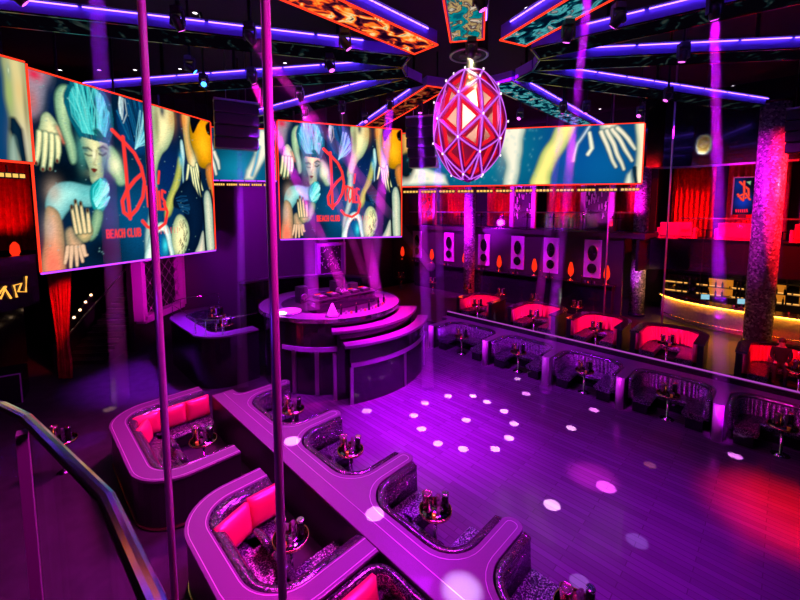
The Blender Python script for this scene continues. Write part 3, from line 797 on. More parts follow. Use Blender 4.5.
# ================================================================== SCREENS
REDC = (1.0, .22, .2)
def smooth(d, w): return np.clip(.5 - d / (2 * w), 0, 1)
class Paint:
    def __init__(s, nx, ny, asp, bg):
        s.nx, s.ny, s.asp = nx, ny, asp
        u = (np.arange(nx) + .5) / nx; v = (np.arange(ny) + .5) / ny
        s.U, s.V = np.meshgrid(u, v); s.X = s.U * asp; s.Y = s.V
        X0, Y0 = s.X.copy(), s.Y.copy(); rs = np.random.RandomState(11)
        for fr, am in ((6, .008), (15, .004)):
            ph = rs.rand(6) * 6.3
            s.X = s.X + am * np.sin(fr * Y0 + ph[0] + 1.7 * np.sin(fr * .6 * X0 + ph[1])); s.Y = s.Y + am * np.sin(fr * X0 * 1.1 + ph[2] + 1.5 * np.sin(fr * .7 * Y0 + ph[3]))
        s.I = np.zeros((ny, nx, 3)) + np.array(srgb(bg)); s.w = .9 / ny
    def mix(s, m, c, a=1.0, d=None, rad=.06):
        m = (m * a)[..., None]; col = np.array(srgb(c))
        if d is not None:
            f = np.clip(-d / rad, 0, 1) ** .7; pass
            lite = np.clip(.42 + .75 * f, 0, 1.17)[..., None]; tint = np.array((.55, .95, 1.05)) * (1 - f[..., None]) + np.array((1.0, 1.0, .96)) * f[..., None]
            col = col * lite * tint
        s.I = s.I * (1 - m) + col * m
    def ell(s, u, v, ru, rv, c, rot=0, a=1.0, soft=1.0):
        x = (s.X - u * s.asp); y = s.Y - v; ca, sa = math.cos(rot), math.sin(rot); xr = x * ca + y * sa; yr = -x * sa + y * ca
        d = (np.sqrt((xr / (ru * s.asp)) ** 2 + (yr / rv) ** 2) - 1) * min(ru * s.asp, rv); m = smooth(d, s.w * soft); s.mix(m, c, a, d, max(.012, .8 * min(ru * s.asp, rv))); return m
    def cap(s, pts, r, c, a=1.0, soft=1.0):
        best = np.full(s.X.shape, 9.0); n = len(pts)
        rr = r if isinstance(r, (list, tuple)) else [r] * n
        for i in range(n - 1):
            ax, ay = pts[i][0] * s.asp, pts[i][1]; bx, by = pts[i + 1][0] * s.asp, pts[i + 1][1]
            dx, dy = bx - ax, by - ay; L = dx * dx + dy * dy + 1e-9
            t = np.clip(((s.X - ax) * dx + (s.Y - ay) * dy) / L, 0, 1)
            d = np.sqrt((s.X - ax - t * dx) ** 2 + (s.Y - ay - t * dy) ** 2) - (rr[i] + (rr[i + 1] - rr[i]) * t); best = np.minimum(best, d)
        m = smooth(best, s.w * soft); R_ = max(rr); s.mix(m, c, a, best if R_ > .011 and c != REDC else None, R_ * .85); return m
    def poly(s, pts, c, a=1.0, soft=1.0, rad=.075):
        inside = np.zeros(s.X.shape, bool); best = np.full(s.X.shape, 9.0); n = len(pts)
        for i in range(n):
            ax, ay = pts[i][0] * s.asp, pts[i][1]; bx, by = pts[(i + 1) % n][0] * s.asp, pts[(i + 1) % n][1]
            c1 = (ay > s.Y) != (by > s.Y); xi = (bx - ax) * (s.Y - ay) / ((by - ay) if abs(by - ay) > 1e-9 else 1e-9) + ax
            inside ^= c1 & (s.X < xi)
            dx, dy = bx - ax, by - ay; L = dx * dx + dy * dy + 1e-9; t = np.clip(((s.X - ax) * dx + (s.Y - ay) * dy) / L, 0, 1)
            best = np.minimum(best, np.sqrt((s.X - ax - t * dx) ** 2 + (s.Y - ay - t * dy) ** 2))
        sd = np.where(inside, -best, best); m = smooth(sd, s.w * soft); s.mix(m, c, a, sd, rad); return m
    def blob(s, pts, c, a=1.0, soft=1.2, rad=.05):
        n = len(pts); q = []
        for i in range(n):
            p0, p1, p2, p3 = (np.array(pts[(i + k - 1) % n]) for k in range(4))
            for t in (0, .25, .5, .75): q.append(tuple(.5 * (2 * p1 + (p2 - p0) * t + (2 * p0 - 5 * p1 + 4 * p2 - p3) * t * t + (3 * p1 - p0 - 3 * p2 + p3) * t ** 3)))
        return s.poly(q, c, a, soft, rad)
    def hairs(s, root, ends, c1, c2, n, w, seed, bend=.03):
        rs = np.random.RandomState(seed)
        for i in range(n):
            k = rs.rand() * (len(ends) - 1); j = int(k); f = k - j; e = (ends[j][0] * (1 - f) + ends[j + 1][0] * f, ends[j][1] * (1 - f) + ends[j + 1][1] * f)
            r0 = (root[0][0] + (root[1][0] - root[0][0]) * k / (len(ends) - 1), root[0][1] + (root[1][1] - root[0][1]) * k / (len(ends) - 1))
            m_ = ((r0[0] + e[0]) / 2 + (rs.rand() - .5) * bend, (r0[1] + e[1]) / 2 + (rs.rand() - .5) * bend); t = rs.rand()
            s.cap([r0, m_, e], w * (.5 + rs.rand()), tuple(c1[q] * (1 - t) + c2[q] * t for q in range(3)), .75)
    def strands(s, m, c1, c2, freq, ang, seed):
        rs = np.random.RandomState(seed); ph = rs.rand(3) * 6
        q = s.X * math.cos(ang) + s.Y * math.sin(ang); p = -s.X * math.sin(ang) + s.Y * math.cos(ang)
        w = np.sin(q * freq + 2 * np.sin(p * 9 + ph[0]) + ph[1]) * .5 + .5 * np.sin(q * freq * 2.3 + ph[2] + 3 * np.sin(p * 5))
        w = np.clip(w * .5 + .5, 0, 1); s.mix(m * w, c2, .8); s.mix(m * (1 - w) * .5, c1, .7)
    def shade(s, m, cu, cv, ru, rv, c, a=.6):
        d = np.exp(-((s.U - cu) / ru) ** 2 - ((s.V - cv) / rv) ** 2); s.mix(m * d, c, a)
    def hand(s, wrist, palm, tips, rp, rf, c, dark, nail=None):
        s.cap([wrist, palm], [rp * .85, rp], c)
        n = len(tips); sgn = 1 if -(palm[1] - wrist[1]) * (tips[-1][0] - tips[0][0]) + (palm[0] - wrist[0]) * (tips[-1][1] - tips[0][1]) > 0 else -1
        for i, t in enumerate(tips):
            f = (i / (n - 1) - .5) * 1.7 * sgn
            dx, dy = (palm[0] - wrist[0]) * s.asp, palm[1] - wrist[1]; L = math.hypot(dx, dy); nx, ny = -dy / L, dx / L
            base = (palm[0] + nx * f * rp / s.asp, palm[1] + ny * f * rp); mid = ((base[0] * .5 + t[0] * .5) + nx * f * .15 * rp / s.asp, base[1] * .5 + t[1] * .5)
            s.cap([base, mid, t], [rf * 1.4, rf * 1.3, rf * .95], dark, .8, 1.5); s.cap([base, mid, t], [rf * 1.15, rf * 1.05, rf * .75], c)
            if nail: s.ell(t[0], t[1], rf * .8 / s.asp, rf * .9, nail)
REDC = (1.0, .22, .2)
STROKES = {'B': [[(0, 0), (0, 1), (.6, 1), (.8, .8), (.6, .52), (0, .52)], [(.6, .52), (.75, .25), (.55, 0), (0, 0)]], 'E': [[(.7, 0), (0, 0), (0, 1), (.7, 1)], [(0, .5), (.55, .5)]],
           'A': [[(0, 1), (.4, 0), (.8, 1)], [(.15, .65), (.65, .65)]], 'C': [[(.75, .12), (.5, 0), (.15, .1), (0, .5), (.15, .9), (.5, 1), (.75, .88)]], 'H': [[(0, 0), (0, 1)], [(.7, 0), (.7, 1)], [(0, .5), (.7, .5)]],
           'L': [[(0, 0), (0, 1), (.65, 1)]], 'U': [[(0, 0), (0, .75), (.2, 1), (.5, 1), (.7, .75), (.7, 0)]]}
def write(P, text, u, v, h, c, r, adv=.95, cw=.62):
    for ch in text:
        if ch != ' ':
            for s_ in STROKES[ch]: P.cap([(u + x * h * cw / P.asp, v + y * h) for x, y in s_], r, c)
        u += h * cw * (adv + .2 if ch != ' ' else .6) / P.asp
    return u
def logo(P, u0, v0, k):
    f = lambda pts: [(u0 + x * k, v0 + y * k) for x, y in pts]
    w = .0115 * k
    P.cap(f([(.0, .0), (.06, .06), (.115, .12), (.15, .2), (.165, .30), (.15, .40), (.11, .48), (.065, .53), (.035, .5), (.03, .43), (.06, .36), (.11, .29), (.155, .245)]), w, REDC)
    P.cap(f([(.055, .03), (.06, .2), (.062, .36), (.068, .54)]), w, REDC)
    P.cap(f([(.14, .56), (.17, .60), (.23, .62), (.285, .58), (.305, .50), (.285, .44)]), w, REDC)
    w *= .75
    P.cap(f([(.175, .33), (.18, .46)]), w, REDC); P.cap(f([(.178, .37), (.195, .33), (.205, .34)]), w, REDC)
    P.cap(f([(.235, .36), (.215, .34), (.20, .41), (.212, .48), (.232, .44), (.237, .34), (.24, .48)]), w, REDC)
    P.cap(f([(.255, .36), (.257, .48)]), w, REDC); P.cap(f([(.262, .22), (.252, .30)]), w, REDC)
    P.cap(f([(.295, .36), (.275, .35), (.272, .40), (.292, .43), (.29, .48), (.268, .48)]), w, REDC)
def paint_main(nx, ny, asp):
    P = Paint(nx, ny, asp, (.015, .12, .22)); o = np.ones(P.X.shape)
    SK = (.95, .90, .68); SG = (.70, .80, .62); CY = (.62, .86, .84); INK = (.01, .05, .11)
    P.shade(o, .45, .75, .22, .28, (.02, .36, .55), .8); P.shade(o, .1, .5, .2, .14, (.0, .04, .08), .9); P.shade(o, .68, .45, .14, .2, (.02, .16, .42), .7); P.shade(o, .8, .75, .14, .25, (.02, .2, .38), .6); P.shade(o, .27, .92, .1, .12, (.01, .03, .10), .9)
    # out-of-focus lips and skin in the top corner
    P.blob([(-.03, -.03), (.10, -.03), (.085, .10), (.05, .22), (-.03, .25)], (.62, .55, .62), .9, 5); P.shade(o, .03, .02, .03, .03, (.85, .12, .3), .95); P.shade(o, .015, .15, .02, .06, (.75, .35, .3), .6); P.shade(o, .085, .14, .02, .12, (.02, .14, .3), .8)
    # pale arm passing behind the head
    P.blob([(.105, .10), (.135, .04), (.175, .05), (.16, .16), (.155, .25), (.165, .34), (.16, .42), (.135, .43), (.12, .33), (.105, .22)], SG, 1, 2, .035)
    # hand hanging at the side
    P.blob([(.075, .20), (.10, .235), (.115, .29), (.10, .335), (.07, .345), (.035, .34), (.02, .32), (.035, .27), (.05, .22)], SK, 1, 1.2, .05)
    for k, (x0, x1, y1) in enumerate(((.030, .008, .45), (.052, .030, .475), (.075, .055, .47), (.096, .082, .43))):
        P.cap([(x0, .31), ((x0 + x1) / 2 - .002, .385), (x1, y1)], [.020, .018, .011], (.32, .33, .24), .55, 1.5); P.cap([(x0, .31), ((x0 + x1) / 2, .385), (x1, y1)], [.015, .0135, .009], SK, 1, 1.2); P.ell(x1, y1, .006, .011, (.5, .12, .12))
    P.cap([(.10, .26), (.115, .33)], .012, (.85, .45, .35), .6, 3)
    # second person: neck, dark swept hair
    P.blob([(.31, .30), (.36, .34), (.385, .42), (.40, .52), (.36, .54), (.33, .48), (.30, .42)], SG, 1, 2.5, .05); P.shade(o, .35, .42, .03, .05, (1, .98, .8), .8)
    P.blob([(.37, .10), (.41, .02), (.50, -.02), (.56, .03), (.575, .14), (.555, .25), (.51, .33), (.45, .34), (.39, .28), (.365, .19)], (.02, .26, .46), 1, 1.5, .08)
    P.hairs([(.42, .24), (.54, .27)], [(.37, .10), (.43, .0), (.50, -.02), (.57, .10)], (.0, .08, .2), (.08, .45, .62), 60, .0035, 2)
    P.hairs([(.455, .30), (.47, .28)], [(.50, .05), (.55, .06), (.565, .14), (.565, .22)], (.3, .75, .85), (.75, .95, .95), 22, .0025, 4); P.hairs([(.39, .10), (.40, .16)], [(.40, .0), (.43, .01)], (.7, .85, .85), (.9, .95, .95), 7, .003, 8)
    # face, tilted down
    P.blob([(.195, .24), (.235, .225), (.285, .25), (.312, .31), (.305, .37), (.29, .43), (.285, .50), (.255, .545), (.225, .52), (.215, .45), (.195, .38), (.185, .30)], SK, 1, 1.2, .09)
    P.shade(o, .195, .36, .022, .10, (.30, .60, .55), .75); P.shade(o, .295, .40, .018, .07, (.25, .50, .52), .7); P.shade(o, .235, .48, .03, .022, (.45, .52, .42), .7)
    P.cap([(.195, .335), (.215, .33), (.232, .342)], [.006, .007, .004], (.16, .24, .24), .9, 1.5); P.cap([(.262, .325), (.285, .315), (.303, .325)], [.005, .008, .005], (.08, .14, .18), .9, 1.5)
    P.cap([(.200, .365), (.215, .372), (.230, .368)], .0045, (.12, .18, .2), .9, 1.5); P.cap([(.265, .355), (.282, .362), (.298, .35)], .006, (.05, .10, .14), .9, 1.5)
    P.shade(o, .284, .345, .016, .012, (.12, .35, .42), .8); P.shade(o, .214, .355, .014, .01, (.2, .42, .45), .7)
    P.cap([(.252, .34), (.245, .39), (.238, .415), (.247, .42)], .0042, (.55, .52, .38), .8, 2); P.shade(o, .25, .375, .008, .03, (1, .98, .82), .8)
    P.blob([(.224, .447), (.240, .441), (.256, .447), (.241, .458)], (.75, .08, .08), 1, 1, .2); P.blob([(.226, .452), (.241, .455), (.254, .452), (.240, .467)], (.85, .16, .14), 1, 1, .2)
    # teal hair swept up
    P.blob([(.185, .29), (.16, .20), (.135, .10), (.16, .03), (.20, -.02), (.27, -.03), (.325, .0), (.35, .08), (.345, .18), (.325, .26), (.312, .31), (.295, .255), (.262, .225), (.235, .24), (.205, .245)], (.02, .48, .55), 1, 1.3, .08)
    P.hairs([(.19, .27), (.315, .29)], [(.14, .13), (.16, .02), (.22, -.02), (.29, -.02), (.345, .06), (.345, .18)], (.0, .26, .36), (.02, .44, .50), 70, .0045, 1); P.hairs([(.20, .25), (.30, .255)], [(.155, .10), (.19, .0), (.25, -.02), (.31, .02), (.335, .12)], (.08, .70, .72), (.55, .95, .90), 60, .0028, 5, .05)
    P.blob([(.245, .235), (.27, .22), (.292, .255), (.30, .285), (.275, .275)], (.0, .45, .45), 1, 2, .05)
    # pale shoulder and falling sleeve in the middle
    P.blob([(.58, -.03), (.70, -.03), (.725, .08), (.715, .18), (.67, .27), (.62, .32), (.59, .38), (.57, .46), (.53, .46), (.535, .36), (.56, .26), (.575, .14)], SK, 1, 1.6, .08); P.shade(o, .60, .10, .018, .14, (.45, .42, .3), .7); P.shade(o, .64, .02, .02, .05, (.05, .18, .3), .9); P.shade(o, .70, .05, .03, .08, (.95, .62, .2), .5)
    P.blob([(.54, .44), (.575, .44), (.58, .56), (.565, .70), (.545, .80), (.515, .98), (.49, 1.0), (.50, .84), (.525, .68), (.53, .55)], (.80, .86, .80), .85, 2.5, .03)
    # orange garment with straps, arm and two hands
    P.blob([(.85, -.03), (1.03, -.03), (1.03, .34), (.97, .36), (.90, .345), (.86, .25), (.835, .14)], (1.0, .62, .04), 1, 1.2, .12); P.shade(o, .93, .2, .06, .08, (1, .80, .15), .6); P.blob([(.835, -.03), (.93, -.03), (.90, .05), (.86, .12)], INK, 1, 1.2, .2); P.blob([(.965, .03), (1.03, -.02), (1.03, .09), (.98, .10)], (.1, .05, .06), 1, 1.5, .2)
    P.blob([(.955, .36), (1.02, .33), (1.03, .60), (.985, .55)], (.95, .55, .25), 1, 2, .06)
    P.blob([(.765, .20), (.785, .20), (.79, .30), (.77, .40), (.765, .49), (.755, .49), (.755, .40), (.76, .30)], (.80, .90, .88), 1, 1.5, .02)
    P.blob([(.74, .32), (.77, .33), (.745, .46), (.70, .60), (.66, .72), (.615, .74), (.63, .63), (.68, .50), (.715, .40)], (.86, .80, .40), 1, 2, .05); P.shade(o, .755, .33, .015, .05, (.3, .75, .9), .7)
    P.blob([(.775, -.03), (.835, -.03), (.835, .10), (.845, .20), (.87, .30), (.875, .38), (.83, .39), (.805, .32), (.795, .20), (.785, .10)], (.98, .74, .45), 1, 1.4, .05); P.shade(o, .85, .34, .025, .06, (.95, .95, .75), .7); P.shade(o, .79, .04, .02, .06, (1, .55, .15), .6)
    for k, (x0, y0, x1, y1) in enumerate(((.812, .36, .782, .50), (.83, .37, .852, .54), (.85, .375, .876, .575), (.868, .365, .900, .57), (.877, .34, .918, .52))):
        P.cap([(x0, y0), ((x0 + x1) / 2, (y0 + y1) / 2 + .005), (x1, y1)], [.017, .0145, .009], (.20, .32, .34), .6, 1.5); P.cap([(x0, y0), ((x0 + x1) / 2, (y0 + y1) / 2), (x1, y1)], [.0125, .011, .0075], SK, 1, 1.2)
    # dark blue dress, laced leg, knees at the bottom
    P.blob([(.80, .46), (.86, .52), (.90, .62), (.90, .78), (.86, .92), (.80, 1.03), (.76, .9), (.75, .7), (.68, .66), (.70, .56)], (.02, .13, .26), 1, 2, .2); P.hairs([(.70, .60), (.74, .70)], [(.78, .58), (.80, .66), (.78, .72)], (.05, .25, .42), (.15, .42, .58), 14, .003, 9)
    P.blob([(.67, .98), (.66, .84), (.69, .74), (.73, .715), (.77, .76), (.785, .86), (.765, .97), (.73, 1.03)], SK, 1, 1.5, .06)
    rs = np.random.RandomState(6)
    for _ in range(46): x, y = .715 + rs.rand() * .055, .74 + rs.rand() * .25; P.cap([(x, y), (x + (rs.rand() - .5) * .02, y + .02)], .0022, (.12, .13, .16), .8)
    P.blob([(.49, 1.03), (.515, .90), (.55, .80), (.60, .77), (.645, .82), (.665, .92), (.67, 1.03)], (.90, .95, .90), 1, 1.5, .03); P.blob([(.535, 1.03), (.545, .92), (.58, .84), (.615, .84), (.64, .93), (.65, 1.03)], (.01, .36, .58), 1, 2, .06); P.shade(o, .615, .93, .018, .05, (.25, .85, .9), .9)
    P.blob([(.82, 1.03), (.86, .93), (.895, .84), (.91, .90), (.90, 1.03)], (.95, .86, .76), 1, 1.5, .05); P.blob([(.915, .62), (.94, .53), (.975, .55), (.99, .75), (.985, 1.03), (.93, 1.03), (.92, .85)], (.92, .88, .76), 1, 1.6, .06)
    P.cap([(.905, .40), (.90, .6), (.91, .8), (.915, 1.02)], [.012, .006, .006, .007], INK, 1, 1.5); P.cap([(.985, .52), (1.0, .75), (.995, 1.02)], .006, INK)
    # forearm in teal light, lace cuff
    P.blob([(.03, .68), (.04, .60), (.075, .545), (.13, .53), (.20, .545), (.26, .555), (.27, .62), (.22, .665), (.15, .66), (.115, .70), (.08, .74)], CY, 1, 1.5, .06); P.shade(o, .07, .60, .03, .06, (.80, .70, .62), .7); P.shade(o, .2, .60, .05, .04, (.1, .66, .68), .6)
    P.blob([(.225, .55), (.265, .50), (.30, .50), (.312, .56), (.30, .64), (.27, .70), (.235, .68), (.22, .62)], (.10, .74, .74), 1, 1.3, .05); P.hairs([(.235, .62), (.255, .68)], [(.27, .50), (.31, .53), (.31, .62)], (.35, .9, .88), (.85, 1, .97), 34, .003, 12)
    P.blob([(.24, .68), (.275, .70), (.262, .78), (.235, .84), (.205, .85), (.215, .76)], (.62, .74, .58), 1, 2, .04)
    # upright arm, two hands
    P.blob([(.035, .66), (.08, .69), (.095, .78), (.10, .90), (.095, 1.03), (.01, 1.03), (.02, .85), (.02, .74)], (.92, .66, .48), 1, 1.6, .06); P.shade(o, .045, .98, .035, .12, (1, .42, .36), .8); P.shade(o, .045, .78, .025, .07, (.80, .72, .70), .5)
    P.blob([(.145, .76), (.165, .735), (.205, .74), (.225, .79), (.215, .84), (.18, .86), (.15, .83)], (.90, .74, .52), 1, 1.4, .05)
    for k, (x0, x1, y1) in enumerate(((.150, .138, .665), (.168, .155, .635), (.188, .178, .645), (.207, .206, .68))):
        P.cap([(x0, .80), ((x0 + x1) / 2 - .002, .72), (x1, y1)], [.0165, .0145, .010], (.34, .20, .16), .6, 1.5); P.cap([(x0, .80), ((x0 + x1) / 2, .72), (x1, y1)], [.0125, .011, .0075], (.95, .82, .62), 1, 1.2); P.ell(x1, y1 + .004, .0055, .014, (.30, .02, .05))
    P.blob([(.10, .80), (.13, .77), (.15, .82), (.175, .86), (.18, .91), (.14, .93), (.11, .90)], (.82, .64, .50), 1, 2, .04)
    for k, (x0, x1, y1) in enumerate(((.112, .100, .965), (.128, .122, .99), (.146, .148, .985), (.163, .172, .965), (.175, .192, .93))):
        P.cap([(x0, .88), ((x0 + x1) / 2, .93), (x1, y1)], [.0145, .0125, .008], (.22, .12, .12), .6, 1.5); P.cap([(x0, .88), ((x0 + x1) / 2, .93), (x1, y1)], [.0108, .0095, .0065], (.92, .76, .62), 1, 1.2)
    # droplets, grain and contrast of the shown picture
    rs = np.random.RandomState(3)
    for _ in range(110): P.ell(rs.rand(), rs.rand(), .0022 + .002 * rs.rand(), .003, (.85, .95, .92), 0, .55)
    g = rs.rand(*P.X.shape); g = (g + np.roll(g, 1, 0) + np.roll(g, 1, 1) + np.roll(g, 2, 1)) / 4; P.I = np.clip(P.I, 0, 1) ** 1.08 * (.86 + .40 * g)[..., None]
    P.X, P.Y = P.U * asp, P.V * 1.0
    logo(P, .345, .215, .97)
    write(P, 'BEACH CLUB', .285, .805, .045, REDC, .0042, cw=.46)
    for k in range(9): P.cap([(.52 + k * .023, .81), (.522 + k * .023, .845)], .004, (.95, .42, .38), .6)
    return P
def paint_band(nx, ny, asp, kind):
    P = Paint(nx, ny, asp, (.015, .24, .42)); SK = (.90, .88, .80); o = np.ones(P.X.shape)
    if kind == 'long':
        P.shade(o, .4, .4, .25, .8, (.03, .52, .62), .7); P.shade(o, .73, .4, .12, .7, (.02, .22, .55), .8); P.shade(o, .86, .7, .15, .6, (.02, .40, .66), .6)
        P.poly([(0, .75), (.05, .6), (.12, .68), (.2, .8), (.22, 1), (0, 1)], SK, 1, 2); P.ell(.02, .4, .05, .5, (.03, .10, .15), 0, 1, 3)
        P.poly([(.0, 0), (.06, .0), (.04, .35), (0, .4)], (.85, .6, .3), 1, 2)
        P.blob([(.40, .02), (.44, -.06), (.54, -.1), (.535, .2), (.53, .5), (.525, .8), (.505, 1.1), (.455, 1.1), (.465, .7), (.45, .5), (.42, .3)], SK, 1, 2, .12); P.shade(o, .45, .5, .02, .3, (.5, .55, .55), .5)
        P.blob([(.68, -.1), (.745, -.1), (.73, .2), (.69, .5), (.655, .8), (.645, 1.1), (.57, 1.1), (.585, .75), (.61, .45), (.65, .2)], (.94, .88, .50), 1, 2, .12)
        P.cap([(.80, .0), (.755, .30), (.74, .6)], .03, (.75, .8, .85), .8, 2); P.cap([(.80, .12), (.81, .40), (.795, .5)], .035, SK)
        P.hand((.865, -.1), (.875, .10), [(.905, .72), (.937, .76), (.962, .62), (.972, .42)], .15, .037, (.92, .86, .76), (.25, .35, .45))
        P.poly([(.935, 1.05), (.95, .85), (.965, .78), (.975, 1.05)], SK, 1, 2); P.poly([(.968, -.1), (1.05, -.1), (1.05, 1.1), (.972, 1.1), (.978, .5)], (.92, .86, .72), 1, 2); P.cap([(.975, .75), (.985, 1)], .03, (.02, .14, .22))
        rs = np.random.RandomState(9)
        for _ in range(120): P.ell(.02 + .6 * rs.rand(), rs.rand(), .0025, .014, (.55, .9, .95), 0, .35, 2)
    elif kind == 'hand':
        P.shade(o, .3, .4, .3, .5, (.0, .10, .2), .8); P.shade(o, .5, .8, .3, .4, (.05, .55, .68), .8)
        P.hand((.05, .1), (.12, .5), [(.10, .9), (.16, .95), (.22, .9), (.26, .8)], .14, .035, SK, (.2, .25, .3)); P.poly([(.98, .0), (.8, .0), (.72, .5), (.60, .8), (.58, 1), (.7, 1), (.82, .7), (.95, .4)], SK, 1, 2); P.cap([(.8, .35), (.68, .9)], .03, (.2, .6, .75), 1, 2)
        P.poly([(.88, 1), (.92, .55), (1, .5), (1, 1)], (.7, .72, .8), 1, 2)
    else:
        P.shade(o, .4, .4, .5, .6, (.02, .22, .4), .8)
        P.blob([(.10, -.1), (.45, -.1), (.40, .4), (.50, 1.1), (.05, 1.1), (.18, .5)], (.72, .66, .5), 1, 2, .2)
        P.blob([(.872, -.1), (1.02, -.1), (1.02, 1.1), (.875, 1.1), (.868, .85), (.885, .6), (.878, .3)], (.80, .74, .52), 1, 2, .10)
        P.shade(o, .90, .35, .02, .18, (.62, .72, .40), .8); P.shade(o, .955, .30, .02, .12, (.88, .76, .50), .8); P.shade(o, .95, .85, .05, .22, (.80, .80, .72), .8); P.shade(o, .985, .45, .012, .3, (.50, .42, .3), .6)
        P.cap([(.905, .60), (.915, .70), (.935, .88), (.945, 1.02)], [.03, .055, .04, .03], (.015, .12, .2), 1, 1.5); P.blob([(.86, .95), (.885, .78), (.91, .80), (.915, 1.1), (.86, 1.1)], (.70, .74, .66), 1, 2, .08)
        P.ell(.905, .12, .005, .03, (1, .98, .8), 0, 1, 2)
    return P
def screen(label, p0, p1, z0, z1, P, name='led_screen', back=.12, bottom=None, border=True):
    """Flat LED screen standing between two plan points (left, right as seen from the floor)."""
    a, c = Vector((*p0[:2], 0)), Vector((*p1[:2], 0)); d = c - a; L = d.length; rot = math.atan2(d.y, d.x)
    o = thing(name, label, 'screen', (a.x, a.y, z0), rot)
    H = z1 - z0; nx, ny = P.nx, P.ny
    xs = np.linspace(0, L, nx + 1); zs = np.linspace(H, 0, ny + 1)
    X, Z = np.meshgrid(xs, zs); V = np.stack([X, np.zeros_like(X), Z], -1).reshape(-1, 3)
    idx = np.arange((nx + 1) * (ny + 1)).reshape(ny + 1, nx + 1)
    F = np.stack([idx[1:, :-1], idx[1:, 1:], idx[:-1, 1:], idx[:-1, :-1]], -1).reshape(-1, 4)
    me = bpy.data.meshes.new('screen_picture'); me.from_pydata(V.tolist(), [], F.tolist()); me.update()
    at_ = me.color_attributes.new('Col', 'FLOAT_COLOR', 'POINT')
    I = np.pad(P.I, ((0, 1), (0, 1), (0, 0)), 'edge'); cc = np.concatenate([I, np.ones((*I.shape[:2], 1))], -1).astype(np.float32)
    at_.data.foreach_set('color', cc.reshape(-1)); me.materials.append(M['screen'])
    po = bpy.data.objects.new('screen_picture', me); COL.objects.link(po); po.parent = o
    MB().box((L / 2, back / 2 + .012, H / 2), (L + .04, back, H + .04)).build('housing', M['plastic'], o)
    if border:
        b = MB(); e = .03
        b.box((-e / 2 - .012, 0, H / 2), (e, .05, H)); b.box((L + e / 2 + .012, 0, H / 2), (e, .05, H)); b.box((L / 2, 0, H + .03), (L, .05, e))
        b.build('led_border', M['redline'], o)
    b = MB(); b.box((L / 2, 0, -.035), (L + .04, .06, .045)); b.build('led_sill', bottom or M['redline'], o)
    for x in (.12 * L, .37 * L, .63 * L, .88 * L):
        q = o.matrix_basis @ Vector((x, back / 2, 0))
        MB().tube([(x, back / 2, H), (x, back / 2, max(H + .05, (9.585 if under_spoke(q) else 11.2) - z0))], .03, 6).build('suspension_rod', M['plastic'], o)
    return o
A1, B1 = at(38, 273, 4.27), aty(213, 250, 15.0)
PM = paint_main(300, 246, 1.22)
screen('big video screen of a teal-haired woman and red script logo, hung over the aisle', (-8.92, 9.55), (-7.32, 15.25), 4.27, 9.18, PM, bottom=M['violetline'])
s2l, s2r = aty(281, 239, 14.9), aty(401, 235, 16.6)
screen('big video screen of a teal-haired woman and red script logo, hung behind the stage', s2l, s2r, 4.72, 9.16, PM, bottom=M['violetline'])
bl, brr = aty(402, 180, 17.6), aty(641, 184, 15.5)
screen('long video band of skin and turquoise water above the mirrored wall', bl, brr, 6.9, 9.2, paint_band(330, 72, 4.25, 'long'), name='video_band')
screen('short video band with a hand, between the two big screens', aty(200, 178, 17.6), aty(276, 178, 18.2), 7.2, 9.5, paint_band(100, 70, 1.5, 'hand'), name='video_band', bottom=M['violetline'])
pl_ = aty(33, 165, 9.3); pdir = (pl_ - Vector((-9.95, 6.2, pl_.z)))
screen('short video band showing bare skin, before the big screen over the aisle', (-9.9, 6.4), (pl_.x, pl_.y), 6.95, 9.2, paint_band(340, 80, 1.4, 'skin'), name='video_band')

# warm pixel bars under the bands
def pixel_bar(p0, p1, z, n, label, group):
    a, c = Vector((*p0[:2], 0)), Vector((*p1[:2], 0)); d = (c - a)
    for k in range(n):
        q = a + d * (k + .5) / n; w = d.length / n * .86
        o = thing('light_bar', label.format(k=ORD[k] if k < 6 else f'{k+1}th'), 'light bar', (q.x, q.y, z), math.atan2(d.y, d.x), group)
        MB().box((0, .03, 0), (w, .10, .14)).build('housing', M['plastic'], o)
        b = MB(); m = 5
        for i in range(m): b.box((-w / 2 + (i + .5) * w / m, -.03, 0), (w / m * .72, .02, .085))
        b.build('lamp_cells', M['pixelbar'], o)
        MB().tube([(0, .03, .07), (0, .03, .24)], .02, 6).build('hanging_bracket', M['plastic'], o)
off = Vector((0, -.02, 0))
pixel_bar(bl + off, brr + off, 6.64, 12, 'warm white light bar under the long video band, {k} from the end near the stage', 'light bars under the long band')
pixel_bar(aty(213, 183, 17.6), aty(275, 183, 18.1), 6.98, 5, 'warm white light bar under the short band, {k} from the aisle end', 'light bars under the short band')
pixel_bar((-9.9, 6.6), (pl_.x - .05, pl_.y - .1), 6.60, 4, 'warm light bar under the band before the aisle screen, {k} from the balcony', 'light bars under the skin band')

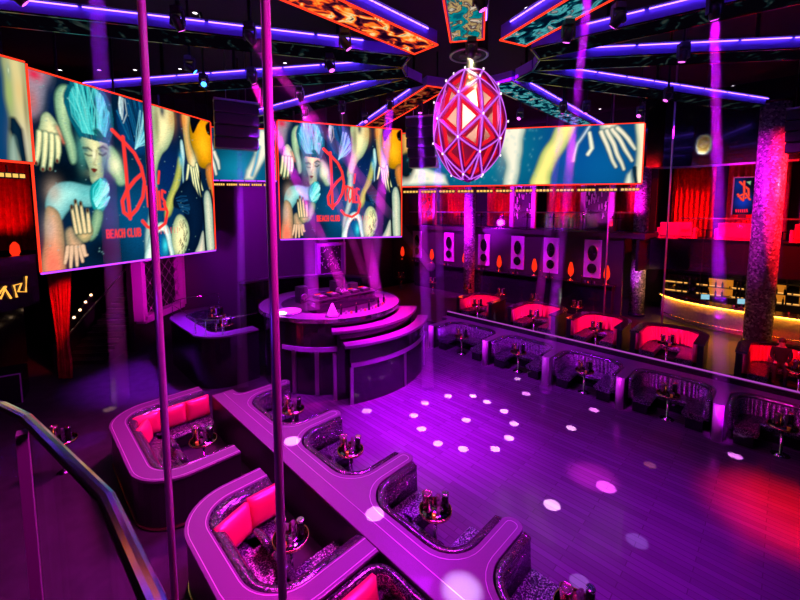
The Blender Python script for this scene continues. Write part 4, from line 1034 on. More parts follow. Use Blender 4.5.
# ================================================================== MIRROR WALL
def curtain(label, p0, p1, z0, z1, amp=.13, folds=None, taper=None, mat_='redv', name='curtain'):
    a, c = Vector((*p0[:2], 0)), Vector((*p1[:2], 0)); d = c - a; L = d.length; folds = folds or int(L / .28) + 2
    n = folds * 6; rows = 8; vs = []; fs = []
    for j in range(rows + 1):
        v = j / rows
        for i in range(n + 1):
            u = i / n; w = 1.0 if taper is None else taper(v); x = (.5 + (u - .5) * w) * L if taper is None else u * L * w + (1 - w) * L * .45
            vs.append((x, amp * math.sin(u * folds * 2 * PI) * (.6 + .4 * v) + .02 * math.sin(u * 31), z1 - z0 - v * (z1 - z0)))
    for j in range(rows):
        for i in range(n): q = j * (n + 1) + i; fs.append((q, q + 1, q + n + 2, q + n + 1))
    b = MB(); b.add(vs, fs, 0, True)
    o = b.build(name, M[mat_]); o.location = (a.x, a.y, z0); o.rotation_euler = (0, 0, math.atan2(d.y, d.x)); s = o.modifiers.new('s', 'SOLIDIFY'); s.thickness = .02
    return tag(o, label, 'curtain')
PW = 11.46
mir_s = []
for k, px in enumerate((417.5, 449.5, 484.5, 518.5, 552, 594)):
    u = (px - CX) / FPX; Y = ((PW + .0) * math.sqrt(2) + HUB.x + HUB.y) / (1 + u); X = u * Y
    s = ((Y - HUB.y) - (X - HUB.x)) / math.sqrt(2); mir_s.append(s)
    o = thing('mirror_panel', f'lilac upright panel with two dark oval mirrors on the back wall, {ORD[k]} from the stage', 'mirror', W(11.49, s, 2.45), R45, 'lilac mirror panels')
    MB().box((-.03, 0, .95), (.06, .8, 1.9), bev=.01).build('board', M['panel'], o)
    b = MB(); b.box((-.07, -.38, .95), (.03, .04, 1.9)); b.box((-.07, .38, .95), (.03, .04, 1.9)); b.box((-.07, 0, 1.88), (.03, .72, .04)); b.box((-.07, 0, .02), (.03, .72, .04)); b.build('board_frame', M['panel'], o)
    for z, ry, rz in ((1.24, .25, .44), (.47, .25, .28)):
        e = MB().lathe([(1, 0), (1, .03), (.9, .045), (.9, .02)], n=28, cap=False); e.v = [(-.065 - q[2], q[0] * ry, z + q[1] * rz) for q in e.v]; e.build('oval_frame', M['steel'], o)
        e = MB().lathe([(.92, .02), (.4, .03), (0.01, .035)], n=28, cap=False); e.v = [(-.065 - q[2], q[0] * ry, z + q[1] * rz) for q in e.v]; e.build('oval_mirror', mat('smoked_mirror', (.05, .04, .06), .08, .9), o)
# console along the wall with red lamps and glasses
o = thing('wall_console', 'long black console shelf below the lilac mirror panels', 'console', W(11.15, 5.8, .5), R45)
MB().box((0, 0, 1.72), (.6, 13.0, .06)).build('shelf_top', M['gloss'], o); MB().box((.1, 0, .85), (.4, 12.8, 1.68)).build('cabinet', M['gloss'], o)
cs = mir_s + [mir_s[-1] - (mir_s[-2] - mir_s[-1])]
LAMP = None
for k, px in enumerate((402.5, 432, 465, 500, 535.5, 572.5, 609)):
    u = (px - CX) / FPX; t = 11.1; Y = (t * math.sqrt(2) + HUB.x + HUB.y) / (1 + u); X = u * Y; s = ((Y - HUB.y) - (X - HUB.x)) / math.sqrt(2)
    lab = f'red glowing table lamp on the console between lilac panels, {ORD[k] if k < 6 else "seventh"} from the stage'
    if LAMP is None:
        LAMP = o = thing('table_lamp', lab, 'lamp', W(t, s, 2.25), R45, 'red lamps on the console')
        MB().lathe([(.15, 0), (.15, .03), (.04, .06), (.025, .12), (.05, .2), (.025, .26)], n=16).build('base', M['gold'], o)
        MB().lathe([(.05, .24), (.13, .36), (.14, .55), (.09, .80), (.05, .93)], n=16).build('shade', M['redlamp'], o)
    else: dup(LAMP, W(t, s, 2.25), None, lab)
    point(W(t - .35, s, 2.8), (1, .05, .01), 9, .12)
for k, s in enumerate(mir_s):
    for j in range(5): put([TU0, BO0, CA0][j % 3], W(10.95 + .05 * (j % 2), s - .3 + j * .15, 2.255), f'{["clear tumbler", "dark bottle", "amber candle"][j % 3]} on the console under the {ORD[k]} lilac panel from the stage', f'ware on the console under the {ORD[k]} lilac panel')
# floor-level tables against the console front
for k, s in enumerate(mir_s):
    w = f'front of the {ORD[k]} lilac panel'
    table_set(9.9, s + .1, .5, w)

# mezzanine above the mirror wall: rail, curtains, tall lattice panels
def glass_rail(name, label, path, z, h=1.0, posts=True):
    o = thing(name, label, 'railing', W(0, 0), R45)
    MB().sweep(path, rect(-.008, .008, z, z + h - .06)).build('glass_panel', M['pane'], o)
    MB().tube([(x, y, z + h) for x, y in path], .03, 8).build('handrail', M['steel'], o)
    MB().sweep(path, rect(-.04, .04, z - .02, z + .04)).build('shoe', M['gloss'], o)
    return o
glass_rail('glass_railing', 'glass railing along the mezzanine over the lilac mirror panels', [(11.35, 13.4 - .4), (11.35, -1.3)], 4.76, .95)
glass_rail('glass_railing', 'glass railing along the mezzanine over the bar', [(13.42, -2.7), (13.42, -15.3)], 4.47, .98)
for k, (px, x2) in enumerate(((428, 0), (523, 0), (597, 0))):
    u = (px - CX) / FPX; t = 13.4; Y = (t * math.sqrt(2) + HUB.x + HUB.y) / (1 + u); X = u * Y; s = ((Y - HUB.y) - (X - HUB.x)) / math.sqrt(2)
    o = thing('lattice_panel', ['tall lilac framed panel of glassy strands on the mezzanine, next to the stage', 'tall lilac framed panel of glassy strands in the middle of the mezzanine', 'tall lilac framed panel of glassy strands on the mezzanine, next to the bar'][k], 'wall panel', W(13.3, s, 4.74), R45, 'tall strand panels on the mezzanine')
    b = MB(); b.box((0, -.72, 1.35), (.2, .25, 2.7)); b.box((0, .72, 1.35), (.2, .25, 2.7)); b.box((0, 0, 2.62), (.2, 1.2, .16)); b.build('frame', M['panel'], o)
    MB().box((.06, 0, 1.3), (.04, 1.2, 2.5)).build('backing', M['redv'] if k == 0 else M['black'], o)
    for i in range(26):
        y = -.55 + 1.1 * RNG.rand(); z = .5 + 1.9 * RNG.rand(); MB().tube([(0, y, z), (-.02, y + (RNG.rand() - .5) * .12, z + .28)], .028, 5).build('glass_strand', M['white'], o)
ML = [(12.9, 11.3), (10.6, 8.6), (7.6, 4.6), (3.4, .6)]
for k, (s0, s1) in enumerate([(12.6, 9.6), (8.4, 5.5), (4.2, 1.9), (1.3, -1.0)]):
    curtain(f'red curtain at the back of the mezzanine over the mirror wall, {ORD[k]} from the stage', W(14.3, s0), W(14.3, s1), 4.76, 8.2)
for k in range(8):   # mezzanine tables with ware
    s = 10.5 - k * 1.55
    o = thing('high_table', f'small black table on the mezzanine over the mirror wall, {ORD[k] if k<6 else ["seventh","eighth"][k-6]} from the stage', 'table', W(12.05, s, 4.74), R45, 'small tables on the mezzanine')
    MB().lathe([(.2, 0), (.03, .03), (.03, .66), (.32, .68), (.32, .70)], n=18).build('stand', M['gloss'], o)
    put([B0, BO0][k % 2], W(12.05, s, 5.442), f'{["metal bucket", "dark bottle"][k % 2]} on the small mezzanine table, {ORD[k] if k<6 else ["seventh","eighth"][k-6]} from the stage', 'ware on mezzanine tables')
    put(TU0, W(12.0, s + .15, 5.442), f'clear tumbler on the small mezzanine table, {ORD[k] if k<6 else ["seventh","eighth"][k-6]} from the stage', 'ware on mezzanine tables')

# mosaic columns
for (t, s, r, z0, z1, lab) in [(11.8, -5.75, .44, .5, 10.0, 'tall glittering mosaic column before the bar'), (10.6, 7.25, .33, .5, 9.55, 'slim glittering mosaic column behind the egg, before the mirror wall'), (13.2, -1.17, .33, .5, 11.2, 'glittering mosaic column behind the mezzanine fascia, beside the mirror wall')]:
    o = thing('mosaic_column', lab, 'column', W(t, s, z0), R45)
    MB().lathe([(r, 0), (r, z1 - z0)], n=36).build('shaft', M['mosaic'], o)
    MB().lathe([(r + .04, 0), (r + .04, .12), (r, .16)], n=36).build('plinth', M['gloss'], o)
    MB().lathe([(r, z1 - z0 - .16), (r + .03, z1 - z0 - .1), (r + .03, z1 - z0)], n=36).build('capital', M['gloss'], o)

# ================================================================== BAR UNDER THE MEZZANINE
bp = [tuple((RZ.inverted() @ (at(x, y, 1.6) - HUB))[:2]) for x, y in ((650, 291), (672, 298), (700, 305), (745, 316), (800, 325))]
bp = [(14.3, -1.9), (13.35, -2.7), (12.6, -3.8), (11.75, -5.5) if False else (12.75, -5.6), (12.9, -8), (12.9, -15)]
bp = [(14.4, -2.0), (13.5, -2.75), (12.95, -3.9), (12.72, -5.4), (12.7, -7.2), (12.9, -9.5), (13.2, -14)]
bar = thing('bar_counter', 'long curved bar counter with a glowing gold front under the mezzanine', 'bar', W(0, 0), R45)
dense = []
for i in range(len(bp) - 1):
    for k in range(6): dense.append(tuple(Vector(bp[i]).lerp(Vector(bp[i + 1]), k / 6)))
dense.append(bp[-1])
for _ in range(6): dense = [dense[0]] + [tuple((Vector(dense[i - 1]) + Vector(dense[i]) * 2 + Vector(dense[i + 1])) / 4) for i in range(1, len(dense) - 1)] + [dense[-1]]
MB().sweep(dense, rect(0, .5, .5, 1.55)).build('front_body', m_noise('bar_front_quilt', (.38, .26, .26), (.5, .36, .32), 14, .5, bump=.3), bar)
MB().sweep(dense, rect(-.14, .62, 1.55, 1.62)).build('counter_top', M['gloss'], bar)
MB().sweep(dense, rect(-.09, -.06, 1.515, 1.545)).build('under_glow', emission('bar_glow_gold', (1, .38, .02), 50.0), bar)
MB().sweep(dense, rect(-.16, -.14, 1.55, 1.62)).build('counter_edge', M['steel'], bar)
MB().tube([(x - .25, y, .72) for x, y in dense], .025, 6).build('foot_rail', M['gold'], bar)
bb_ = thing('back_bar', 'glowing gold back bar shelving under the mezzanine', 'shelving', W(15.6, -6.5, .5), R45)
MB().box((.25, 0, .5), (.5, 9.5, 1.0)).build('cabinet', M['gloss'], bb_)
MB().box((.46, 0, 1.7), (.04, 9.5, 1.35)).build('back_panel', M['gloss'], bb_)
for y in (2.35, .5, -.9, -2.9):
    MB().box((.43, y, 1.47), (.02, .95, .82)).build('glow_panel', M['backgold'], bb_)
for z in (1.055, 1.515):
    for y in np.linspace(-4.2, 4.2, 7): MB().box((.36, y, z), (.03, 1.0, .03)).build('shelf_light', M['warmbar'], bb_)
for z in (1.02, 1.48, 1.94): MB().box((.25, 0, z), (.42, 9.5, .03)).build('shelf', M['gloss'], bb_)
for y in np.linspace(-4.7, 4.7, 7): MB().box((.25, y, 1.7), (.44, .06, 1.4)).build('divider', M['gloss'], bb_)
AB0 = make_bottle(); AB0.name = 'spirit_bottle'; AB0.children[0].data.materials[0] = mat('amber_spirit', (1, .5, .1), .1, trans=.7)
for r_, z in ((0, 1.036), (1, 1.496)):
    for k in range(30):
        s = -2.4 - k * .27 
        put(AB0 if k % 4 else TU0, W(15.72, s + .05 * RNG.rand(), .5 + z), f'{"amber bottle" if k % 4 else "clear glass"} on the {["lower", "upper"][r_]} back bar shelf', f'{"bottles" if k % 4 else "glasses"} on the {["lower", "upper"][r_]} back bar shelf')
for k, s in enumerate((-3.9, -5.15, -7.4)):
    o = thing('till_screen', f'pale glowing till screen on the bar counter, {ORD[k]} from the stage', 'till', W(13.0, s, 1.62), R45 + .5, 'tills on the bar')
    MB().lathe([(.12, 0), (.12, .02), (.03, .03), (.03, .2)], n=14).build('stand', M['plastic'], o); MB().box((0, 0, .30), (.04, .36, .26)).build('case', M['plastic'], o); MB().box((-.025, 0, .30), (.008, .32, .22)).build('display', M['cyan'], o)
for k in range(7):
    s = -3.2 - k * .85; t = 12.9
    put(TU0, W(12.95 + (.25 if k == 0 else 0), s, 1.622), 'clear tumbler standing on the bar counter', 'tumblers on the bar counter')
for k, s in enumerate((-4.6, -6.6, -8.6)):
    area(W(14.9, s, 2.95), W(15.5, s, 1.0), (1, .5, .12), 9, .8, .3)

# mezzanine over the bar: curtains, sofas, logo sign
for k, (s0, s1) in enumerate([(-1.8, -3.6), (-4.1, -6.3), (-6.7, -8.8), (-9.2, -11.5)]):
    curtain(f'red curtain at the back of the mezzanine over the bar, {ORD[k]} from the stage', W(16.6, s0), W(16.6, s1), 4.42, 8.3)
for k, (s, L) in enumerate([(-2.5, 1.3), (-4.95, 1.7), (-7.4, 1.7), (-9.8, 1.6)]):
    o = thing('mezzanine_sofa', f'red sofa seen through the mezzanine glass over the bar, {ORD[k]} from the stage', 'sofa', W(14.3, s, 4.4), R45, 'red sofas on the mezzanine')
    MB().box((0, 0, .22), (.8, L, .40), bev=.05).build('seat', M['red'], o); MB().box((-.36, 0, .5), (.16, L, .68), bev=.05).build('backrest', M['red'], o)
    for y in (-L / 2 - .07, L / 2 + .07): MB().box((0, y, .3), (.8, .13, .55), bev=.04).build('armrest', M['red'], o)
for k, s in enumerate((-3.65, -6.2, -8.62)):
    o = thing('mezzanine_table', f'small black table between the red mezzanine sofas, {ORD[k]} from the stage', 'table', W(14.2, s, 4.4), R45, 'small tables between mezzanine sofas')
    MB().box((0, 0, .50), (.4, .35, .04)).build('tabletop', M['gloss'], o); MB().lathe([(.14, 0), (.03, .03), (.03, .48)], n=14).build('pedestal', M['gloss'], o)
sg = thing('logo_sign', 'small upright lit sign with red script on blue, on the mezzanine over the bar', 'sign', aty(742, 214, 18.6), R45 - PI / 2 + .0)
sg.rotation_euler = (0, 0, -.55)
PS = Paint(60, 130, .45, (.05, .03, .08)); PS.shade(np.ones(PS.X.shape), .5, .65, .4, .2, (.08, .2, .7), .9); PS.shade(np.ones(PS.X.shape), .2, .2, .3, .2, (.05, .15, .5), .8)
for seg in ([(.3, .12), (.7, .3), (.78, .5), (.45, .6), (.2, .45)], [(.5, .1), (.52, .62)], [(.25, .5), (.6, .42), (.85, .6)]): PS.cap(seg, .03, (1, .25, .2))
PS.poly([(.6, .1), (.85, .08), (.8, .2)], (.7, .8, .6))
for k in range(6): PS.cap([(.2 + k * .11, .88), (.23 + k * .11, .94)], .02, (1, .1, .25))
vs = []; 
xs = np.linspace(-.36, .36, PS.nx + 1); zs = np.linspace(1.7, 0, PS.ny + 1); X, Z = np.meshgrid(xs, zs); V = np.stack([X, np.zeros_like(X), Z], -1).reshape(-1, 3)
idx = np.arange(V.shape[0]).reshape(PS.ny + 1, PS.nx + 1); F = np.stack([idx[1:, :-1], idx[1:, 1:], idx[:-1, 1:], idx[:-1, :-1]], -1).reshape(-1, 4)
me = bpy.data.meshes.new('sign_face'); me.from_pydata(V.tolist(), [], F.tolist()); ca = me.color_attributes.new('Col', 'FLOAT_COLOR', 'POINT')
I = np.pad(PS.I, ((0, 1), (0, 1), (0, 0)), 'edge'); ca.data.foreach_set('color', np.concatenate([I, np.ones((*I.shape[:2], 1))], -1).astype(np.float32).reshape(-1)); me.materials.append(M['screen'])
po = bpy.data.objects.new('sign_face', me); COL.objects.link(po); po.parent = sg
MB().box((0, .05, .85), (.78, .08, 1.78)).build('sign_box', M['plastic'], sg)
b = MB(); b.box((-.39, 0, .85), (.04, .04, 1.78)); b.box((.39, 0, .85), (.04, .04, 1.78)); b.box((0, 0, 1.74), (.78, .04, .04)); b.build('sign_border', emission('sign_border', (.6, .05, .3), .7), sg)
MB().box((0, .05, -.15), (.3, .1, .3)).build('sign_foot', M['plastic'], sg)

# ================================================================== LEFT SIDE: drape, stairs, frame, neon, side mezzanine
dp = at(58, 378, .02); D_T = lambda v: (1.0 - .62 * min(1, v / .72) ** 1.2) if v < .72 else .38 + .14 * math.sin((v - .72) / .28 * PI * .8)
b0 = aty(44, 270, 13.0); b1 = aty(73, 270, 13.0)
cu = curtain('floor-length red drape tied back beside the stairs under the aisle screen', b0, b1, .02, 4.6, amp=.07, folds=7, taper=D_T, name='tied_drape')
o = thing('picture_frame', 'deep lilac frame holding a strand lattice on the side wall beyond the stairs', 'frame', (-10.86, 17.1, 1.3), 0)
b = MB()
for (y, z, dy, dz) in ((-1.45, 1.25, .25, 2.6), (1.45, 1.25, .25, 2.6), (0, -.02, 2.9, .28), (0, 2.5, 2.9, .22)): b.box((.12, y, z), (.5, dy, dz))
b.build('frame_moulding', M['panel'], o); MB().box((-.05, 0, 1.2), (.06, 2.7, 2.4)).build('backing', M['black'], o)
b = MB()
for i in range(5):
    for j in range(4):
        y, z = -1.1 + i * .55, .35 + j * .55
        b.tube([(.2, y, z - .27), (.2, y + .27, z), (.2, y, z + .27), (.2, y - .27, z)], .022, 5, closed=True); b.ball((.24, y, z + .27), .045, n=8, k=5)
b.build('strand_lattice', M['steel'], o)
o = thing('picture_frame', 'lilac frame of sparkling strands on the wall behind the stage', 'frame', W(5.76, 14.95, 1.6), R45)
b = MB()
for (x, z, dx, dz) in ((-1.0, 1.0, .22, 2.2), (1.0, 1.0, .22, 2.2), (0, 0, 1.8, .2), (0, 2.0, 1.8, .2)): b.box((x, -.12, z), (dx, .3, dz))
b.build('frame_moulding', M['panel'], o); MB().box((0, 0, 1.0), (1.9, .05, 2.0)).build('backing', M['black'], o)
for i in range(60):
    x, z = (RNG.rand() - .5) * 1.6, .15 + 1.7 * RNG.rand(); MB().tube([(x, -.1, z), (x + (RNG.rand() - .5) * .2, -.12, z + (RNG.rand() - .5) * .2)], .018, 5).build('glass_strand', M['white'], o)
sr = thing('staircase', 'dark staircase with small step lights, climbing beyond the red drape', 'stairs', (-11.95, 14.2, 0), math.radians(5))
b = MB()
for k in range(13): b.box((0, .15 + k * .32, (k + 1) * .085), (1.45, .33, (k + 1) * .17))
b.build('treads', M['side'], sr)
b = MB(); 
for k in range(13): b.box((0, k * .32 + .0, (k + 1) * .17 - .012), (1.4, .03, .02))
b.build('nosings', M['steel'], sr)
MB().tube([(-.68, 0.2, 1.05), (-.68, 4.2, 3.15)], .03, 8).build('handrail', M['steel'], sr)
for k in range(6):
    w = aty(*[(62, 333), (68, 325), (74, 317.5), (80, 310), (85.5, 302), (91, 295)][k], 14.4 + k * .42)
    o = thing('step_light', f'small warm light on the dark stair side, {ORD[k]} from the bottom', 'lamp', w, 0, 'lights along the stair side')
    MB().ball((0, 0, 0), .05, n=10, k=6).build('bulb', M['warmdot'], o); MB().box((0, .06, -.03), (.06, .08, .18)).build('bracket', M['gold'], o)
ss = thing('stair_side_wall', 'low black stringer wall carrying the small warm stair lights', 'stair wall', (0, 0, 0))
pts = [aty(62, 333, 14.48), aty(91, 295, 16.58)]
b = MB(); 
P0, P1 = pts; dd = (P1 - P0); P0 = P0 - dd * .35 + Vector((0, .12, 0)); P1 = P1 + dd * .25 + Vector((0, .12, 0))
b.add([(P0.x, P0.y, 0), (P1.x, P1.y, 0), (P1.x, P1.y, P1.z + .06), (P0.x, P0.y, P0.z + .06), (P0.x - .1, P0.y + .03, 0), (P1.x - .1, P1.y + .03, 0), (P1.x - .1, P1.y + .03, P1.z + .06), (P0.x - .1, P0.y + .03, P0.z + .06)], [(0, 1, 2, 3), (7, 6, 5, 4), (3, 2, 6, 7), (0, 3, 7, 4), (1, 5, 6, 2)])
b.build('stringer', M['black'], ss)
# side mezzanine
struct('floor_mezzanine_side', MB().box((-13.0, 7.6, 4.15), (3.8, 8, .5)), M['black'])
struct('trim_fascia_side', MB().box((-11.05, 7.6, 3.75), (.12, 8, 1.5)), M['gloss'])
curtain('red curtain on the side mezzanine under the skin band', (-14.7, 13.4), (-12.4, 13.6), 4.42, 8.0)
o = thing('red_table_lamp', 'small red lamp on the side mezzanine over the gold neon', 'lamp', aty(16, 262, 11.4), 0)
MB().lathe([(.08, 0), (.02, .03), (.02, .2)], n=12).build('base', M['gold'], o); MB().lathe([(.06, .16), (.12, .3), (.10, .5), (.03, .6)], n=14).build('shade', M['redlamp'], o)
nz = thing('neon_sign', 'gold neon squiggle sign on the dark side fascia', 'sign', aty(9, 297, 10.6), PI / 2 - .1)
b = MB()
b.tube([(.75 - x, 0, z) for x, z in [(1.5, .0), (1.42, .3), (1.25, .3), (1.2, .0), (1.35, -.1), (1.5, .0)]], .025, 6)
b.tube([(.75 - x, 0, z) for x, z in [(1.1, .3), (.95, .0), (.8, .32)]], .025, 6); b.tube([(.75 - x, 0, z) for x, z in [(1.1, .0), (.85, .3), (.7, -.05)]], .025, 6)
b.tube([(.75 - x, 0, z) for x, z in [(.55, -.05), (.6, .3), (.4, .32), (.5, .1), (.3, .05), (.25, .5)]], .025, 6)
b.build('neon_tube', M['goldneon'], nz); MB().box((0, .06, .1), (1.7, .06, .8)).build('sign_board', M['gloss'], nz)
# low podium, dark corner
o = thing('podium', 'low dark podium with thin violet edges in the corner beyond the handrail', 'podium', at(4, 400, 0), .6)
MB().box((0, 0, .45), (1.0, 1.0, .9)).build('body', M['gloss'], o); b = MB()
for x in (-.5, .5): b.box((x, -.5, .45), (.03, .03, .9))
b.box((0, -.5, .9), (1.0, .03, .03)); b.build('edge_trim', M['panel'], o)

# ================================================================== BALCONY HANDRAIL, POLES
ZR = 5.05
rail = thing('balcony_handrail', 'polished flat handrail with glass below, bending along the balcony edge', 'handrail', (0, 0, 0))
rc = [at(-60, 395, ZR), at(0, 405, ZR), at(25, 417, ZR), at(106, 497, ZR), at(154, 602, ZR), at(185, 700, ZR)]
hr = mat('handrail_metal', (.75, .72, .75), .14, 1.0)
path2 = [(p.x, p.y) for p in rc]; path2.insert(0, (-4.2, 2.6))
prof = [(.021 * math.cos(a), ZR + .009 * math.sin(a)) for a in np.linspace(0, 2 * PI, 13)[:-1]]
MB().sweep(path2, prof, smooth=False).build('rail', hr, rail)
MB().sweep(path2, rect(-.005, .005, 4.22, ZR - .02)).build('glass_panel', M['pane'], rail)
for q in (rc[2].lerp(rc[3], .13), Vector((-3.2, 2.25, 0))):
    MB().box((q.x - .02, q.y - .02, (4.2 + ZR) / 2 - .015), (.03, .045, ZR - 4.2), 0, .7).build('post', M['panel'], rail)
struct('floor_balcony', MB().prism([(-8, -5), (-8, 3.4)] + [(x - .12, y - .12) for x, y in path2] + [(-.25, -5)], 4.0, 4.2), M['black'])
def pole(label, p, r, z0, z1, m='steel'):
    o = thing('vertical_pole', label, 'pole', (p.x, p.y, z0)); MB().lathe([(r, 0), (r, z1 - z0)], n=16).build('tube', M[m], o)
    MB().lathe([(r * 3, 0), (r * 3, .015), (r * 1.1, .04)], n=18).build('floor_flange', M[m], o); MB().lathe([(r * 1.1, z1 - z0 - .04), (r * 3, z1 - z0 - .015), (r * 3, z1 - z0)], n=18).build('ceiling_flange', M[m], o)
pole('slim floor-to-ceiling metal pole standing before the big aisle screen', aty(158, 300, 3.3), .031, 0.012, 11.2, 'polem')
pole('slim floor-to-ceiling metal pole standing before the stage', aty(274, 300, 2.6), .031, 0.012, 11.2, 'polem')
pole('thin metal pole behind the raised red booths, nearer the bar', W(8.75, -3.1), .03, .5, 11.2, 'polem')
pole('thin metal pole behind the raised red booths, nearer the mirror wall', W(8.75, -1.0), .03, .5, 11.2, 'polem')
pole('thin metal pole rising from the stage counter to the screen', W(.87, 6.82), .025, 2.47, 11.2, 'polem')

# ================================================================== FIXTURES ON THE CEILING
def make_head():
    o = thing('moving_head_light', 'x', 'stage light')
    MB().box((0, 0, -.09), (.30, .30, .18), bev=.03).build('base_box', M['plastic'], o)
    b = MB(); b.box((-.17, 0, -.33), (.05, .14, .36)); b.box((.17, 0, -.33), (.05, .14, .36)); b.box((0, 0, -.19), (.38, .16, .05)); b.build('yoke', M['plastic'], o)
    h = MB().lathe([(.06, .20), (.12, .14), (.14, 0), (.125, -.18), (.12, -.22)], n=18).build('head', M['plastic'], o, loc=(0, 0, -.42))
    MB().lathe([(.105, -.222), (.06, -.232), (.01, -.236)], n=18, cap=False).build('lens', M['magdot'], h)
    o.scale = (.65, .65, .65)
    return o
MH = make_head()
MESH_LENS = {}
PIPES = [MB().tube([(0, 0, 0), (0, 0, 2.5)], .05, 6).build('hanging_pipe', M['plastic']).data, MB().box((0, 0, .008), (.16, .1, .016)).build('hanging_bracket', M['plastic']).data]
for q in list(bpy.data.objects):
    if q.data in PIPES: bpy.data.objects.remove(q)
def head_at(p, target, label, lens='magdot', beam=None):
    """p: where the lens sits; the lamp hangs just above it from a spoke or from its own pipe."""
    p = Vector(p); u_ = under_spoke(p); p = Vector((p.x, p.y, 9.575))
    o = put(MH, p, label, 'moving lights under the ceiling')
    d = (Vector(target) - (p + Vector((0, 0, -.273)))).normalized()
    for c in list(o.children):
        if c.name.startswith('head'):
            c.rotation_mode = 'QUATERNION'; c.rotation_quaternion = Vector((0, 0, -1)).rotation_difference(d)
            for l in c.children:
                if lens != 'magdot':
                    if lens not in MESH_LENS:
                        me = l.data.copy(); me.materials[0] = M[lens]; MESH_LENS[lens] = me
                    l.data = MESH_LENS[lens]
        elif c.name.startswith('hanging'): bpy.data.objects.remove(c)
    q = bpy.data.objects.new('hanging_bracket' if u_ else 'hanging_pipe', PIPES[1 if u_ else 0]); COL.objects.link(q); q.parent = o
    return p + Vector((0, 0, -.273)) + d * .162, d
nb = 0
def beam(p, target, col, power, deg, label, hlabel, lens='magdot', length=None):
    src, d = head_at(p, target, label, lens)
    L = (Vector(target) - src).length * .985 if length is None else length
    # collimated lamp: a lens-sized disc with a very small spread
    l = bpy.data.lights.new('beam_lamp', 'AREA'); l.shape = 'DISK'; l.size = deg; l.spread = math.radians(1.3); l.color = col; l.energy = power
    s = bpy.data.objects.new('beam_lamp', l); COL.objects.link(s); s.location = src; aim(s, target)
    tn = math.tan(math.radians(.65)) * 1.02; r0 = deg / 2 * 1.02; n = 16; b = MB()
    x = d.cross(Vector((0, 1, 0)) if abs(d.y) < .9 else Vector((1, 0, 0))).normalized(); y = d.cross(x)
    vs = []
    for q, r in ((.002, r0), (L, r0 + tn * L)):
        for i in range(n): a = 2 * PI * i / n; vs.append(src + d * q + x * r * math.cos(a) + y * r * math.sin(a))
    fs = [(i, (i + 1) % n, n + (i + 1) % n, n + i) for i in range(n)] + [tuple(range(n))[::-1], tuple(range(n, 2 * n))]
    b.add(vs, fs); o = b.build('lit_haze', M['haze']); tag(o, hlabel, 'haze', None, 'stuff')
    return s
def zfix(px, py, z=9.2): return at(px, py, z)
BEAMS = [
    (zfix(96, -14), at(121, 402, .02), VIO, 3.2, 0.22, 'moving light sending a violet shaft down beside the stairs', 'violet shaft of lit haze falling beside the red drape'),
    (zfix(714, 17), at(722, 438, .02), PUR, 11.0, 0.15, 'moving light with a bright magenta lens over the bar-side bank', 'bright violet shaft of lit haze before the bar'),
    (zfix(590, -18), at(545, 392, .02), PUR, 5.4, 0.13, 'moving light over the middle of the dance floor sending a violet shaft', 'violet shaft of lit haze over the middle of the dance floor'),
    (zfix(239, 116), at(243, 392, .02), PUR, 6.1, 0.14, 'moving light over the lounge wing sending a violet shaft', 'violet shaft of lit haze falling before the lounge wing'),
    (zfix(250, 42), at(432, 268, 2.2), MAG, 11.9, 0.2, 'moving light with pink lens between the big screens, aimed past the stage', 'slanting magenta shaft of lit haze crossing the screen behind the stage'),
    (zfix(252, 82), W(-.6, 4.6, 2.6), MAG, 11.9, 0.2, 'moving light with pink lens aimed at the DJ desk', 'slanting magenta shaft of lit haze pointing at the DJ desk'),
    (zfix(305, 117), W(-2.3, 4.3, 2.5), PUR, 27.2, 0.34, 'moving light over the stage counter sending a shaft straight down', 'violet shaft of lit haze falling on the stage counter'),
    (zfix(342, 112), W(.6, 4.4, 2.5), PUR, 15.3, 0.3, 'moving light behind the pole over the stage counter', 'violet shaft of lit haze behind the pole on the stage counter'),
    (zfix(390, 108), W(1.9, 6.2, 2.5), (.8, .003, .9), 15.3, 0.3, 'moving light over the bar side of the stage', 'violet shaft of lit haze over the bar side of the stage'),
    (zfix(437, 112), at(441, 347, .02), VIO, 9.3, 0.2, 'moving light beside the egg aimed at the end of the bar-side bank', 'violet shaft of lit haze before the mirror wall, beside the mosaic column'),
    (zfix(420, 112), at(428, 392, .02), VIO, 9.3, 0.2, 'moving light beside the egg aimed at the steps of the stage', 'violet shaft of lit haze falling at the stage steps'),
    (zfix(563, 112), at(535, 332, .5), VIO, 8.5, 0.2, 'moving light under the video band aimed at the raised tier', 'violet shaft of lit haze before the mirror panels'),
    (zfix(300, 100), W(2.3, 7.0, 2.5), MAG, 10.2, 0.22, 'moving light over the rear of the stage', 'slanting magenta shaft of lit haze over the stage plinth'),
]
for B_ in BEAMS: beam(*B_)
beam(Vector((HUB.x - .28, HUB.y - 1.95, 9.0)), (HUB.x, HUB.y - .75, 8.5), (1, .72, .45), 14, .2, 'moving light at the hub shining down on the egg', 'warm white cone of lit haze on top of the egg', 'whitedot', 1.25)
sb = head_at(zfix(204, 88), at(150, 130, 6), 'moving light with a bright blue lens over the aisle screen', 'bluedot')
